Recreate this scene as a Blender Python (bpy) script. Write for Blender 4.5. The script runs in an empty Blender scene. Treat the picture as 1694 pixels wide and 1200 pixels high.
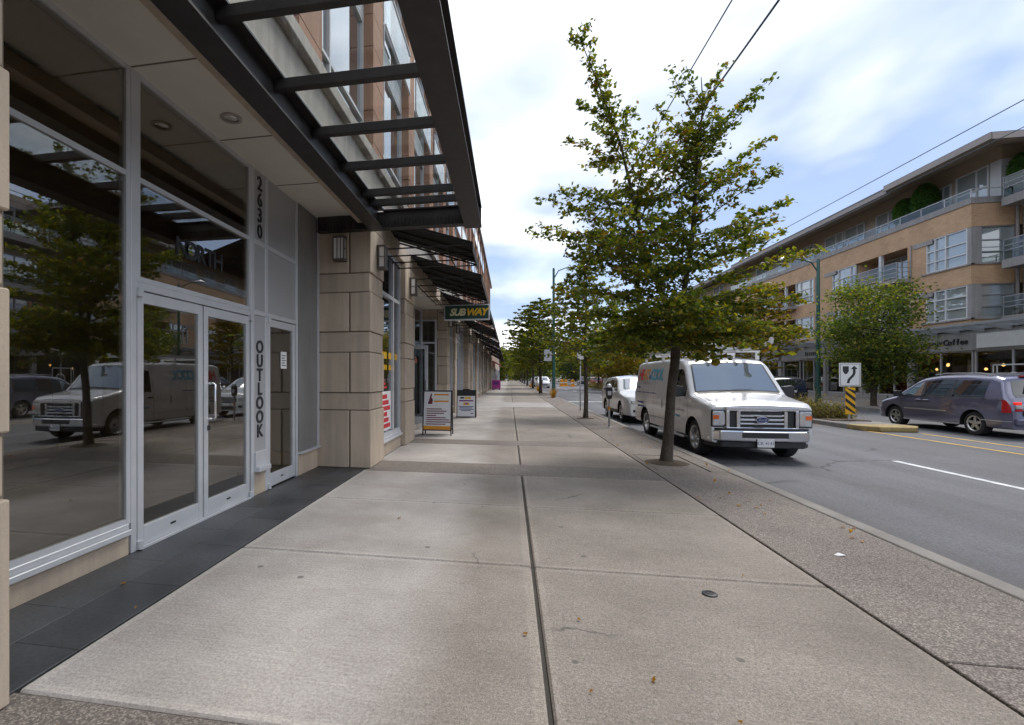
import bpy, bmesh, math, random
import numpy as np
from mathutils import Vector, Matrix
R = math.radians
SC = bpy.context.scene
COL = SC.collection
random.seed(7)

# ------------------------------------------------------------------ camera, sky, sun, exposure
cam = bpy.data.cameras.new('camera'); camo = bpy.data.objects.new('camera', cam); COL.objects.link(camo)
camo.location = (0, 0, 1.5); camo.rotation_euler = (R(90), 0, math.atan(145 / 800))
cam.sensor_fit = 'HORIZONTAL'; cam.sensor_width = 36; cam.lens = 800 / 1694 * 36
cam.shift_x = (847 - 698) / 1694; cam.shift_y = 24 / 1694
cam.clip_start = 0.05; cam.clip_end = 3000
SC.camera = camo
SC.view_settings.view_transform = 'Standard'; SC.view_settings.look = 'None'
SC.view_settings.gamma = 1; SC.view_settings.exposure = 0.86
SC.cycles.use_denoising = True; SC.cycles.caustics_reflective = False; SC.cycles.caustics_refractive = False
SC.cycles.use_adaptive_sampling = True; SC.cycles.adaptive_threshold = 0.02
SC.cycles.max_bounces = 5; SC.cycles.glossy_bounces = 3; SC.cycles.diffuse_bounces = 4; SC.cycles.transparent_max_bounces = 14

SUN_EL, SUN_AZ = 56, 40          # azimuth measured from +Y towards +X
world = bpy.data.worlds.new('World'); SC.world = world; world.use_nodes = True
wn, wl = world.node_tree.nodes, world.node_tree.links
wn.clear()
def WN(t, **k):
    n = wn.new(t)
    for a, b in k.items(): setattr(n, a, b)
    return n
wo = WN('ShaderNodeOutputWorld'); bg = WN('ShaderNodeBackground'); bg.inputs[1].default_value = 0.1
sky = WN('ShaderNodeTexSky', sky_type='NISHITA', sun_disc=False, sun_elevation=R(SUN_EL), sun_rotation=R(SUN_AZ), air_density=1.0, dust_density=0.6, ozone_density=1.6)
tc = WN('ShaderNodeTexCoord'); sep = WN('ShaderNodeSeparateXYZ'); wl.new(tc.outputs['Generated'], sep.inputs[0])
zz = WN('ShaderNodeMath', operation='ADD'); wl.new(sep.outputs[2], zz.inputs[0]); zz.inputs[1].default_value = 0.22
zm = WN('ShaderNodeMath', operation='MAXIMUM'); wl.new(zz.outputs[0], zm.inputs[0]); zm.inputs[1].default_value = 0.1
dx = WN('ShaderNodeMath', operation='DIVIDE'); wl.new(sep.outputs[0], dx.inputs[0]); wl.new(zm.outputs[0], dx.inputs[1])
dy = WN('ShaderNodeMath', operation='DIVIDE'); wl.new(sep.outputs[1], dy.inputs[0]); wl.new(zm.outputs[0], dy.inputs[1])
cmb = WN('ShaderNodeCombineXYZ'); wl.new(dx.outputs[0], cmb.inputs[0]); wl.new(dy.outputs[0], cmb.inputs[1]); cmb.inputs[2].default_value = 5.9
nz = WN('ShaderNodeTexNoise'); nz.inputs['Scale'].default_value = 0.9; nz.inputs['Detail'].default_value = 7; nz.inputs['Roughness'].default_value = 0.52; nz.inputs['Distortion'].default_value = 0.35
wl.new(cmb.outputs[0], nz.inputs['Vector'])
rp = WN('ShaderNodeValToRGB'); rp.color_ramp.elements[0].position = 0.40; rp.color_ramp.elements[1].position = 0.58
rp.color_ramp.elements[0].color = (0.55, 0.55, 0.55, 1); rp.color_ramp.elements[1].color = (1, 1, 1, 1)
wl.new(nz.outputs['Fac'], rp.inputs[0])
nz2 = WN('ShaderNodeTexNoise'); nz2.inputs['Scale'].default_value = 0.95; nz2.inputs['Detail'].default_value = 5; nz2.inputs['Roughness'].default_value = 0.48; nz2.inputs['Distortion'].default_value = 0.2
wl.new(cmb.outputs[0], nz2.inputs['Vector'])
cr = WN('ShaderNodeValToRGB'); cr.color_ramp.elements[0].position = 0.45; cr.color_ramp.elements[1].position = 0.68; e_ = cr.color_ramp.elements.new(0.55); e_.color = (6.2, 6.6, 7.2, 1)
cr.color_ramp.elements[0].color = (2.75, 3.6, 5.35, 1); cr.color_ramp.elements[2].color = (17, 17, 17.2, 1)
wl.new(nz2.outputs['Fac'], cr.inputs[0])
skm = WN('ShaderNodeMix', data_type='RGBA', blend_type='MULTIPLY'); skm.inputs[0].default_value = 1.0
wl.new(sky.outputs[0], skm.inputs[6]); skm.inputs[7].default_value = (1.05, 0.98, 0.98, 1)
mx = WN('ShaderNodeMix', data_type='RGBA')
wl.new(rp.outputs[0], mx.inputs[0]); wl.new(skm.outputs[2], mx.inputs[6]); wl.new(cr.outputs[0], mx.inputs[7])
wl.new(mx.outputs[2], bg.inputs[0]); wl.new(bg.outputs[0], wo.inputs[0])
sl = bpy.data.lights.new('sun', 'SUN'); so = bpy.data.objects.new('sun', sl); COL.objects.link(so)
sl.energy = 1.5; sl.angle = R(22); sl.color = (1, 0.95, 0.88)
d_ = Vector((math.sin(R(SUN_AZ)) * math.cos(R(SUN_EL)), math.cos(R(SUN_AZ)) * math.cos(R(SUN_EL)), math.sin(R(SUN_EL))))
so.rotation_euler = (-d_).to_track_quat('-Z', 'Y').to_euler(); so.location = (20, 20, 60)

# ------------------------------------------------------------------ materials
MATS = {}
def newmat(name):
    m = bpy.data.materials.new(name); m.use_nodes = True
    nt = m.node_tree; b = nt.nodes['Principled BSDF']; MATS[name] = m
    return m, nt, b
def N(nt, t, **k):
    n = nt.nodes.new(t)
    for a, b in k.items():
        if a in n.inputs: n.inputs[a].default_value = b
        else: setattr(n, a, b)
    return n
def coords(nt, world_pos=True):
    if world_pos: return N(nt, 'ShaderNodeNewGeometry').outputs['Position']
    return N(nt, 'ShaderNodeTexCoord').outputs['Object']
def mixc(nt, fac, a, b, blend='MIX'):
    n = N(nt, 'ShaderNodeMix', data_type='RGBA', blend_type=blend)
    if hasattr(fac, 'links') or hasattr(fac, 'is_linked'): nt.links.new(fac, n.inputs[0])
    else: n.inputs[0].default_value = fac
    for s, i in ((a, 6), (b, 7)):
        if isinstance(s, (tuple, list)): n.inputs[i].default_value = (*s[:3], 1)
        else: nt.links.new(s, n.inputs[i])
    return n.outputs[2]
def ramp(nt, src, p0, p1, c0=(0, 0, 0), c1=(1, 1, 1)):
    n = N(nt, 'ShaderNodeValToRGB'); e = n.color_ramp.elements
    e[0].position, e[1].position = p0, p1; e[0].color = (*c0, 1); e[1].color = (*c1, 1)
    nt.links.new(src, n.inputs[0]); return n.outputs[0]
def noise(nt, co, scale, detail=4, rough=0.55, out='Fac'):
    n = N(nt, 'ShaderNodeTexNoise', Scale=scale, Detail=detail, Roughness=rough); nt.links.new(co, n.inputs['Vector']); return n.outputs[out]
def stretch(nt, co, s):
    n = N(nt, 'ShaderNodeVectorMath', operation='MULTIPLY'); nt.links.new(co, n.inputs[0]); n.inputs[1].default_value = s; return n.outputs[0]
def bump(nt, b, h, strength, dist=0.01):
    n = N(nt, 'ShaderNodeBump', Strength=strength, Distance=dist); nt.links.new(h, n.inputs['Height']); nt.links.new(n.outputs[0], b.inputs['Normal'])
def mat(name, col, rough=0.6, metal=0.0, var=0.12, vs=3.0, bmp=0.0, bs=60.0, world_pos=True, spec=0.5, streak=0.0, coat=0.0):
    """general surface: large blotches + fine grain + optional vertical dirt streaks"""
    m, nt, b = newmat(name)
    co = coords(nt, world_pos)
    n1 = noise(nt, co, vs, 5)
    k = ramp(nt, n1, 0.3, 0.7, (1 - var,) * 3, (1 + var * .6,) * 3)
    c = mixc(nt, 1.0, tuple(col), k, 'MULTIPLY')
    if bmp > 0:
        g = noise(nt, co, bs, 3, 0.7)
        c = mixc(nt, 1.0, c, ramp(nt, g, 0.3, 0.7, (1 - var * .7,) * 3, (1 + var * .4,) * 3), 'MULTIPLY')
        bump(nt, b, g, bmp)
    if streak > 0:
        st = noise(nt, stretch(nt, co, (5, 5, 0.35)), 1.6, 5)
        c = mixc(nt, 1.0, c, ramp(nt, st, 0.42, 0.62, (1 - streak, 1 - streak, 1 - streak * .9), (1, 1, 1)), 'MULTIPLY')
    nt.links.new(c, b.inputs['Base Color'])
    b.inputs['Roughness'].default_value = rough; b.inputs['Metallic'].default_value = metal
    b.inputs['Specular IOR Level'].default_value = spec; b.inputs['Coat Weight'].default_value = coat
    if rough > 0.15:
        r = N(nt, 'ShaderNodeMapRange'); r.inputs[3].default_value = max(0.03, rough - .1); r.inputs[4].default_value = min(1, rough + .1)
        nt.links.new(n1, r.inputs[0]); nt.links.new(r.outputs[0], b.inputs['Roughness'])
    return m
def glass(name, tint, refl, rough=0.0, transp=True, base=(0.02, 0.025, 0.03)):
    m, nt, b = newmat(name)
    out = nt.nodes['Material Output']
    gl = N(nt, 'ShaderNodeBsdfGlossy', Roughness=rough); gl.inputs[0].default_value = (0.95, 0.97, 1, 1)
    if transp:
        t = N(nt, 'ShaderNodeBsdfTransparent'); t.inputs[0].default_value = (*tint, 1)
    else:
        t = N(nt, 'ShaderNodeBsdfDiffuse'); t.inputs[0].default_value = (*base, 1)
    fr = N(nt, 'ShaderNodeLayerWeight'); pw = N(nt, 'ShaderNodeMath', operation='POWER'); nt.links.new(fr.outputs['Facing'], pw.inputs[0]); pw.inputs[1].default_value = 4.5
    mr = N(nt, 'ShaderNodeMapRange'); mr.inputs[3].default_value = refl; mr.inputs[4].default_value = 1
    nt.links.new(pw.outputs[0], mr.inputs[0])
    ms = N(nt, 'ShaderNodeMixShader'); nt.links.new(mr.outputs[0], ms.inputs[0]); nt.links.new(t.outputs[0], ms.inputs[1]); nt.links.new(gl.outputs[0], ms.inputs[2])
    nt.links.new(ms.outputs[0], out.inputs[0]); return m
def emis(name, col, s):
    m, nt, b = newmat(name); b.inputs['Base Color'].default_value = (*col, 1)
    b.inputs['Emission Color'].default_value = (*col, 1); b.inputs['Emission Strength'].default_value = s; return m
def leafmat(name, stops):
    m, nt, b = newmat(name)
    g = N(nt, 'ShaderNodeNewGeometry'); rr = N(nt, 'ShaderNodeValToRGB'); e = rr.color_ramp.elements
    while len(e) < len(stops): e.new(0.5)
    for el, (p, c) in zip(e, stops): el.position = p; el.color = (*c, 1)
    nb = noise(nt, g.outputs['Position'], 0.9, 3)
    ad = N(nt, 'ShaderNodeMath', operation='MULTIPLY_ADD'); nt.links.new(nb, ad.inputs[0]); ad.inputs[1].default_value = 0.9; ad.inputs[2].default_value = -0.45
    a2 = N(nt, 'ShaderNodeMath', operation='ADD', use_clamp=True); nt.links.new(g.outputs['Random Per Island'], a2.inputs[0]); nt.links.new(ad.outputs[0], a2.inputs[1])
    nt.links.new(a2.outputs[0], rr.inputs[0])
    nt.links.new(rr.outputs[0], b.inputs['Base Color']); b.inputs['Roughness'].default_value = 0.45; b.inputs['Specular IOR Level'].default_value = 0.3
    tr = N(nt, 'ShaderNodeBsdfTranslucent'); hs = mixc(nt, 1.0, rr.outputs[0], (1.9, 2.0, 0.7), 'MULTIPLY'); nt.links.new(hs, tr.inputs[0])
    ms = N(nt, 'ShaderNodeMixShader'); ms.inputs[0].default_value = 0.5
    nt.links.new(b.outputs[0], ms.inputs[1]); nt.links.new(tr.outputs[0], ms.inputs[2]); nt.links.new(ms.outputs[0], nt.nodes['Material Output'].inputs[0])
    return m

def per_object(name, lo, hi):
    nt = MATS[name].node_tree; b = nt.nodes['Principled BSDF']; src = b.inputs['Base Color'].links[0].from_socket
    oi = N(nt, 'ShaderNodeObjectInfo'); k = ramp(nt, oi.outputs['Random'], 0, 1, lo, hi); nt.links.new(mixc(nt, 1.0, src, k, 'MULTIPLY'), b.inputs['Base Color'])
def barkmat():
    m, nt, b = newmat('bark'); co = coords(nt); sc = stretch(nt, co, (1,1,.22)); v = noise(nt, sc, 70, 5, .75)
    c = ramp(nt, v, .3, .7, (0.03,0.023,0.017), (0.125,0.10,0.078)); c = mixc(nt, 1.0, c, ramp(nt, noise(nt, co, 5, 4), .35, .65, (.75,.76,.72), (1.15,1.15,1.1)), 'MULTIPLY')
    nt.links.new(c, b.inputs['Base Color']); b.inputs['Roughness'].default_value = .92; bump(nt, b, v, 1.0, .02); return m
def cracks(nt, co, scale, width, thr):
    wv = N(nt, 'ShaderNodeVectorMath', operation='MULTIPLY_ADD'); nt.links.new(noise(nt, co, 3.0, 4, .6, 'Color'), wv.inputs[0]); wv.inputs[1].default_value = (.35,.35,.0); nt.links.new(co, wv.inputs[2])
    v = N(nt, 'ShaderNodeTexVoronoi', Scale=scale, feature='DISTANCE_TO_EDGE'); nt.links.new(wv.outputs[0], v.inputs['Vector'])
    ln = ramp(nt, v.outputs['Distance'], width*.3, width, (1,1,1), (0,0,0)); mk = ramp(nt, noise(nt, co, .45, 2), thr, thr+.05)
    return mixc(nt, 1.0, ln, mk, 'MULTIPLY')
def concrete_walk():
    m, nt, b = newmat('walk_concrete'); co = coords(nt)
    sx = N(nt, 'ShaderNodeSeparateXYZ'); nt.links.new(co, sx.inputs[0])
    # rain-washed outer strip (coarse, speckled) against the sheltered inner strip: the canopy's drip line
    e = noise(nt, co, 1.7, 4); ed = N(nt, 'ShaderNodeMath', operation='MULTIPLY_ADD'); nt.links.new(e, ed.inputs[0]); ed.inputs[1].default_value = 0.5; nt.links.new(sx.outputs[0], ed.inputs[2])
    wash = ramp(nt, ed.outputs[0], 0.0, 1.0); mr = N(nt, 'ShaderNodeMapRange'); mr.inputs[1].default_value = -0.42; mr.inputs[2].default_value = -0.02
    nt.links.new(ed.outputs[0], mr.inputs[0]); wash = mr.outputs[0]
    c = mixc(nt, wash, (0.425, 0.400, 0.385), (0.288, 0.261, 0.236))
    c = mixc(nt, 1.0, c, ramp(nt, noise(nt, co, 1.1, 6, 0.6), 0.3, 0.72, (0.80, 0.79, 0.78), (1.1, 1.1, 1.1)), 'MULTIPLY')
    br = noise(nt, stretch(nt, co, (1.2, 22, 1)), 3.0, 5, 0.7)
    c = mixc(nt, 1.0, c, ramp(nt, br, 0.3, 0.7, (0.86, 0.855, 0.85), (1.08, 1.08, 1.08)), 'MULTIPLY')
    sp = noise(nt, co, 170, 2, 0.8)
    spk = ramp(nt, sp, 0.33, 0.68, (0.58, 0.57, 0.55), (1.40, 1.39, 1.36))
    c = mixc(nt, wash, mixc(nt, 0.35, c, mixc(nt, 1.0, c, spk, 'MULTIPLY')), mixc(nt, 1.0, c, spk, 'MULTIPLY'))
    s2 = noise(nt, co, 62, 3, 0.75)
    c = mixc(nt, 1.0, c, ramp(nt, s2, 0.33, 0.68, (0.74, 0.73, 0.72), (1.22, 1.22, 1.2)), 'MULTIPLY')
    st = noise(nt, co, 0.42, 7, 0.68)
    c = mixc(nt, 1.0, c, ramp(nt, st, 0.36, 0.60, (0.84, 0.83, 0.82), (1.06, 1.06, 1.06)), 'MULTIPLY')
    vo = N(nt, 'ShaderNodeTexVoronoi', Scale=2.2); nt.links.new(co, vo.inputs['Vector'])
    c = mixc(nt, ramp(nt, vo.outputs['Distance'], 0.045, 0.062, (0.7, 0.7, 0.7), (0, 0, 0)), c, (0.09, 0.085, 0.08))
    gn = N(nt, 'ShaderNodeTexCoord').outputs['Generated']; gs = N(nt, 'ShaderNodeSeparateXYZ'); nt.links.new(gn, gs.inputs[0])   # trowelled margin round each slab
    def edge(i, k):
        a = N(nt, 'ShaderNodeMath', operation='SUBTRACT'); nt.links.new(gs.outputs[i], a.inputs[0]); a.inputs[1].default_value = .5
        q = N(nt, 'ShaderNodeMath', operation='ABSOLUTE'); nt.links.new(a.outputs[0], q.inputs[0]); r = N(nt, 'ShaderNodeMath', operation='MULTIPLY_ADD'); nt.links.new(q.outputs[0], r.inputs[0]); r.inputs[1].default_value = -k; r.inputs[2].default_value = .5*k; return r.outputs[0]
    mn = N(nt, 'ShaderNodeMath', operation='MINIMUM'); nt.links.new(edge(0, 2.3), mn.inputs[0]); nt.links.new(edge(1, 1.9), mn.inputs[1])
    c = mixc(nt, 1.0, c, ramp(nt, mn.outputs[0], .052, .058, (1.13,1.13,1.13), (1,1,1)), 'MULTIPLY')
    ck = cracks(nt, co, 0.55, 0.006, 0.56)
    c = mixc(nt, ck, c, (0.10, 0.092, 0.085))
    nt.links.new(c, b.inputs['Base Color']); b.inputs['Roughness'].default_value = 0.85; b.inputs['Specular IOR Level'].default_value = 0.3
    bump(nt, b, sp, 0.35, 0.004); return m
def aggregate(name, dark, light, scale, tint):
    m, nt, b = newmat(name); co = coords(nt)
    vo = N(nt, 'ShaderNodeTexVoronoi', Scale=scale); nt.links.new(co, vo.inputs['Vector'])
    sp = N(nt, 'ShaderNodeSeparateColor'); nt.links.new(vo.outputs['Color'], sp.inputs[0])
    c = ramp(nt, sp.outputs[0], 0.05, 0.95, dark, light)
    c = mixc(nt, ramp(nt, vo.outputs['Distance'], 0.35, 0.75), c, tint)
    c = mixc(nt, 1.0, c, ramp(nt, noise(nt, co, 0.8, 6, 0.6), 0.3, 0.7, (0.76, 0.76, 0.77), (1.12, 1.12, 1.1)), 'MULTIPLY')
    fn = noise(nt, co, 60, 3, .8)
    c = mixc(nt, 1.0, c, ramp(nt, fn, 0.3, 0.7, (0.75, 0.75, 0.75), (1.2, 1.2, 1.2)), 'MULTIPLY')
    nt.links.new(c, b.inputs['Base Color']); b.inputs['Roughness'].default_value = 0.85; b.inputs['Specular IOR Level'].default_value = 0.3
    bump(nt, b, vo.outputs['Distance'], -0.5, 0.006); return m
def asphalt():
    m, nt, b = newmat('asphalt'); co = coords(nt)
    g = noise(nt, co, 130, 3, 0.85)
    c = ramp(nt, g, 0.28, 0.74, (0.030, 0.031, 0.036), (0.142, 0.143, 0.155))
    c = mixc(nt, 1.0, c, ramp(nt, noise(nt, co, 26, 4, .85), 0.32, 0.68, (0.62, 0.62, 0.63), (1.42, 1.42, 1.42)), 'MULTIPLY')
    tr = noise(nt, stretch(nt, co, (1.1, 0.06, 1)), 1.0, 4)   # worn wheel tracks run with the street
    c = mixc(nt, 1.0, c, ramp(nt, tr, 0.35, 0.65, (0.82, 0.82, 0.83), (1.22, 1.22, 1.22)), 'MULTIPLY')
    c = mixc(nt, 1.0, c, ramp(nt, noise(nt, co, 0.5, 6, .6), 0.3, 0.7, (0.85, 0.85, 0.86), (1.12, 1.12, 1.12)), 'MULTIPLY')
    c = mixc(nt, cracks(nt, co, 0.28, 0.010, 0.50), c, (0.022, 0.022, 0.024))
    oil = noise(nt, stretch(nt, co, (1.0, 0.35, 1)), 0.9, 6, .7); c = mixc(nt, ramp(nt, oil, 0.58, 0.72, (0,0,0), (.55,.55,.55)), c, (0.03, 0.03, 0.031))
    sx = N(nt, 'ShaderNodeSeparateXYZ'); nt.links.new(co, sx.inputs[0]); gd = N(nt, 'ShaderNodeMapRange'); gd.inputs[1].default_value = 3.58; gd.inputs[2].default_value = 4.15; gd.inputs[3].default_value = .6; gd.inputs[4].default_value = 0; nt.links.new(sx.outputs[0], gd.inputs[0])
    c = mixc(nt, gd.outputs[0], c, (0.075, 0.066, 0.055))
    nt.links.new(c, b.inputs['Base Color']); b.inputs['Roughness'].default_value = 0.72; bump(nt, b, g, 0.5, 0.006); return m
def brickmat(name, c1, c2, mortar, bw, bh, plane='YZ', msize=0.012):
    m, nt, b = newmat(name); co = coords(nt)
    s = N(nt, 'ShaderNodeSeparateXYZ'); nt.links.new(co, s.inputs[0]); cb = N(nt, 'ShaderNodeCombineXYZ')
    if plane == 'YZ':
        ad = N(nt, 'ShaderNodeMath', operation='ADD'); nt.links.new(s.outputs[0], ad.inputs[0]); nt.links.new(s.outputs[1], ad.inputs[1])
        nt.links.new(ad.outputs[0], cb.inputs[0]); nt.links.new(s.outputs[2], cb.inputs[1])
    else: nt.links.new(s.outputs[0], cb.inputs[0]); nt.links.new(s.outputs[1], cb.inputs[1])
    t = N(nt, 'ShaderNodeTexBrick', Scale=1.0); nt.links.new(cb.outputs[0], t.inputs['Vector'])
    t.inputs['Color1'].default_value = (*c1, 1); t.inputs['Color2'].default_value = (*c2, 1); t.inputs['Mortar'].default_value = (*mortar, 1)
    t.inputs['Brick Width'].default_value = bw; t.inputs['Row Height'].default_value = bh; t.inputs['Mortar Size'].default_value = msize
    c = mixc(nt, 1.0, t.outputs['Color'], ramp(nt, noise(nt, co, 0.9, 5), 0.3, 0.7, (0.86, 0.86, 0.86), (1.1, 1.1, 1.1)), 'MULTIPLY')
    nt.links.new(c, b.inputs['Base Color']); b.inputs['Roughness'].default_value = 0.85
    bump(nt, b, t.outputs['Fac'], -0.4, 0.01); return m

M_WALK = concrete_walk()
M_AGG = aggregate('exposed_aggregate', (0.13, 0.110, 0.098), (0.39, 0.345, 0.305), 105, (0.145, 0.125, 0.11))
M_KERB = mat('kerb_concrete', (0.235, 0.22, 0.20), 0.85, var=0.25, vs=2, bmp=0.3, bs=120)
M_ASPH = asphalt()
M_GROUND = mat('bare_ground', (0.12, 0.115, 0.10), 0.9, var=0.3, vs=.3)
M_PAVER = brickmat('light_pavers', (0.40, 0.38, 0.36), (0.33, 0.315, 0.30), (0.2, 0.19, 0.18), 0.22, 0.11, 'XY', 0.008)
M_JOINT = mat('joint_dirt', (0.055, 0.05, 0.042), 0.95, var=0.3, vs=8)
M_SLATE = mat('slate_tile', (0.062, 0.064, 0.070), 0.42, var=0.5, vs=1.4, bmp=0.12, bs=35)
M_WHITEP = mat('road_paint_white', (0.62, 0.63, 0.64), 0.7, var=0.3, vs=6, bmp=.2, bs=90)
M_YELLOWP = mat('road_paint_yellow', (0.52, 0.33, 0.06), 0.7, var=0.35, vs=5, bmp=.2, bs=90)
M_NOSE = mat('faded_yellow_paint', (0.36, 0.27, 0.11), 0.8, var=0.45, vs=4, bmp=.3, bs=60)
M_STONE = mat('beige_render', (0.53, 0.435, 0.335), 0.85, var=0.10, vs=1.6, bmp=0.25, bs=90, streak=0.14)
M_STONEJ = mat('stone_joint', (0.20, 0.165, 0.13), 0.9)
M_GREYR = mat('grey_render', (0.225, 0.215, 0.205), 0.85, var=0.1, bmp=0.3, bs=120, streak=.08)
M_CONC = mat('concrete_band', (0.45, 0.41, 0.36), 0.8, var=0.12, vs=1.5, bmp=.15, bs=50, streak=.2)
M_ALU = mat('brushed_aluminium', (0.60, 0.61, 0.64), 0.38, 0.25, var=0.06, vs=5)
M_ALUP = mat('grey_metal_panel', (0.46, 0.46, 0.48), 0.45, 0.35, var=0.05, vs=2)
M_SOFFIT = mat('soffit_panel', (0.72, 0.68, 0.61), 0.7, var=0.05)
M_DARKST = mat('dark_painted_steel', (0.040, 0.036, 0.035), 0.5, 0.2, var=0.3, vs=4, streak=.2)
M_BLACK = mat('black_fabric', (0.016, 0.0145, 0.014), 0.9, var=0.25, vs=3, bmp=.2, bs=200)
M_BLK = mat('black_plastic', (0.018, 0.018, 0.02), 0.5, world_pos=False)
M_TERRA = mat('terracotta_panel', (0.40, 0.215, 0.135), 0.8, var=0.12, vs=1.2, bmp=.2, bs=60, streak=.1)
M_LEFTG = glass('storefront_glass', (0.80, 0.77, 0.70), 0.17)
M_WING = glass('upper_window_glass', (0.3, 0.3, 0.3), 0.55, transp=False, base=(0.035, 0.045, 0.055))
M_BLIND = glass('window_glass_with_blinds', (0.3, 0.3, 0.3), 0.22, transp=False, base=(0.30, 0.35, 0.355))
M_SHOPG = glass('shop_glass', (0.62, 0.64, 0.63), 0.10)
M_CANG = glass('canopy_glass', (0.92, 0.94, 0.93), 0.05)
M_RAILG = glass('railing_glass', (0.78, 0.83, 0.82), 0.04)
M_INT = mat('interior_dark', (0.16, 0.13, 0.10), 0.8, var=.3)
M_INTW = mat('interior_wall', (0.50, 0.40, 0.29), 0.8, var=.2)
M_INTR = mat('interior_redwood', (0.17, 0.055, 0.025), 0.6, var=.3)
M_LAMPG = mat('frosted_lamp_glass', (0.75, 0.74, 0.72), 0.4, var=.03)
M_BRONZE = mat('bronze_metal', (0.13, 0.115, 0.10), 0.45, 0.5)
M_LETTER = mat('dark_letters', (0.02, 0.021, 0.025), 0.5)
M_BRICK = brickmat('buff_brick', (0.66, 0.41, 0.225), (0.56, 0.33, 0.17), (0.42, 0.33, 0.25), 0.23, 0.078)
M_TAUPE = mat('taupe_render', (0.45, 0.365, 0.285), 0.85, var=.08, bmp=.2, bs=70)
M_GREYC = mat('grey_concrete', (0.36, 0.345, 0.335), 0.8, var=0.12, vs=1.5, streak=.15)
M_WFRAME = mat('white_window_frame', (0.62, 0.63, 0.65), 0.5, var=.04)
M_GFRAME = mat('grey_window_frame', (0.36, 0.37, 0.40), 0.45, .3, var=.06)
M_FASCIA = mat('roof_fascia', (0.30, 0.265, 0.25), 0.6, var=.06)
M_ROOF = mat('roof_metal', (0.10, 0.11, 0.14), 0.5, .2)
M_GREEN = mat('green_pole_paint', (0.018, 0.085, 0.07), 0.45, var=.15, vs=6, world_pos=False)
M_SUBG = mat('sign_green', (0.006, 0.045, 0.022), 0.35)
M_SUBY = mat('sign_yellow', (0.75, 0.44, 0.02), 0.4)
M_SUBW = mat('sign_cream', (0.80, 0.72, 0.45), 0.4)
M_WHITE = mat('sign_white', (0.74, 0.74, 0.74), 0.5, var=.05, world_pos=False)
M_ORANGE = mat('sign_orange', (0.72, 0.30, 0.02), 0.5)
M_MAROON = mat('print_maroon', (0.16, 0.02, 0.03), 0.6)
M_RED = mat('print_red', (0.55, 0.02, 0.035), 0.5)
M_BLUEP = mat('print_blue', (0.03, 0.04, 0.20), 0.6)
M_PURPLE = mat('print_purple', (0.20, 0.03, 0.25), 0.6)
M_PINK = mat('pink_plastic', (0.46, 0.06, 0.31), 0.45, world_pos=False)
M_YEL = mat('warning_yellow', (0.75, 0.40, 0.015), 0.5, world_pos=False)
M_BARK = barkmat()
M_SOIL = mat('tree_pit_soil', (0.085, 0.06, 0.038), 0.95, var=.4, vs=14, bmp=.9, bs=70)
M_RUST = mat('wood_pole', (0.16, 0.13, 0.10), 0.9, var=.3)
M_WIRE = mat('wire', (0.018, 0.05, 0.075), 0.6)
M_LEAF = leafmat('street_tree_leaves', [(0, (0.036, 0.060, 0.013)), (0.46, (0.090, 0.120, 0.018)), (0.78, (0.165, 0.170, 0.02)), (0.97, (0.25, 0.20, 0.02)), (1, (0.17, 0.08, 0.02))])
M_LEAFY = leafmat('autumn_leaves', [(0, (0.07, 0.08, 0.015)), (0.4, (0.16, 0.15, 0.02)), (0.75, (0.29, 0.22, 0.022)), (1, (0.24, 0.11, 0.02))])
M_LEAFG = leafmat('bushy_tree_leaves', [(0, (0.04, 0.065, 0.02)), (0.5, (0.085, 0.125, 0.028)), (0.85, (0.17, 0.18, 0.035)), (1, (0.25, 0.19, 0.04))])
M_CONIF = leafmat('conifer_needles', [(0, (0.012, 0.026, 0.012)), (1, (0.035, 0.06, 0.022))])
M_CEDAR = leafmat('cedar_leaves', [(0, (0.03, 0.09, 0.016)), (1, (0.085, 0.19, 0.03))])
M_SHRUB = leafmat('median_shrub_leaves', [(0, (0.05, 0.05, 0.025)), (0.5, (0.13, 0.11, 0.055)), (0.8, (0.20, 0.16, 0.09)), (1, (0.24, 0.16, 0.10))])
M_DRY = leafmat('dry_grass', [(0, (0.20, 0.10, 0.03)), (1, (0.34, 0.18, 0.05))])
M_FALLEN = leafmat('fallen_leaves', [(0, (0.22, 0.09, 0.02)), (1, (0.42, 0.22, 0.03))])
M_VWHITE = mat('van_white_paint', (0.66, 0.66, 0.67), 0.15, var=.03, world_pos=False, coat=.6)
M_SWHITE = mat('suv_white_paint', (0.62, 0.63, 0.64), 0.15, var=.02, world_pos=False, coat=.8)
M_GREYCAR = mat('grey_violet_paint', (0.14, 0.14, 0.21), 0.15, 0.4, var=.04, world_pos=False, coat=.8)
M_NAVY = mat('navy_paint', (0.012, 0.018, 0.05), 0.15, .2, var=.03, world_pos=False, coat=.8)
M_REDCAR = mat('dark_red_paint', (0.16, 0.012, 0.015), 0.15, .2, var=.03, world_pos=False, coat=.8)
M_SILVER = mat('silver_paint', (0.48, 0.49, 0.51), 0.15, .4, var=.03, world_pos=False, coat=.8)
M_CARG = glass('car_glass', (0.1, 0.1, 0.1), 0.085, transp=False, base=(0.012, 0.014, 0.016))
M_WSG = glass('windscreen_glass', (0.1, 0.1, 0.1), 0.33, transp=False, base=(0.045, 0.07, 0.075))
M_CHROME = mat('chrome', (0.78, 0.78, 0.80), 0.1, 1.0, var=.02, world_pos=False)
M_RIM = mat('alloy', (0.55, 0.55, 0.56), 0.3, .9, var=.05, world_pos=False)
M_TYRE = mat('tyre_rubber', (0.022, 0.021, 0.021), 0.85, var=.2, world_pos=False)
M_WELL = mat('wheel_well', (0.008, 0.008, 0.008), 0.95, world_pos=False)
M_HEADL = mat('headlight_lens', (0.62, 0.64, 0.66), 0.12, .5, var=.25, vs=14, world_pos=False)
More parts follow.
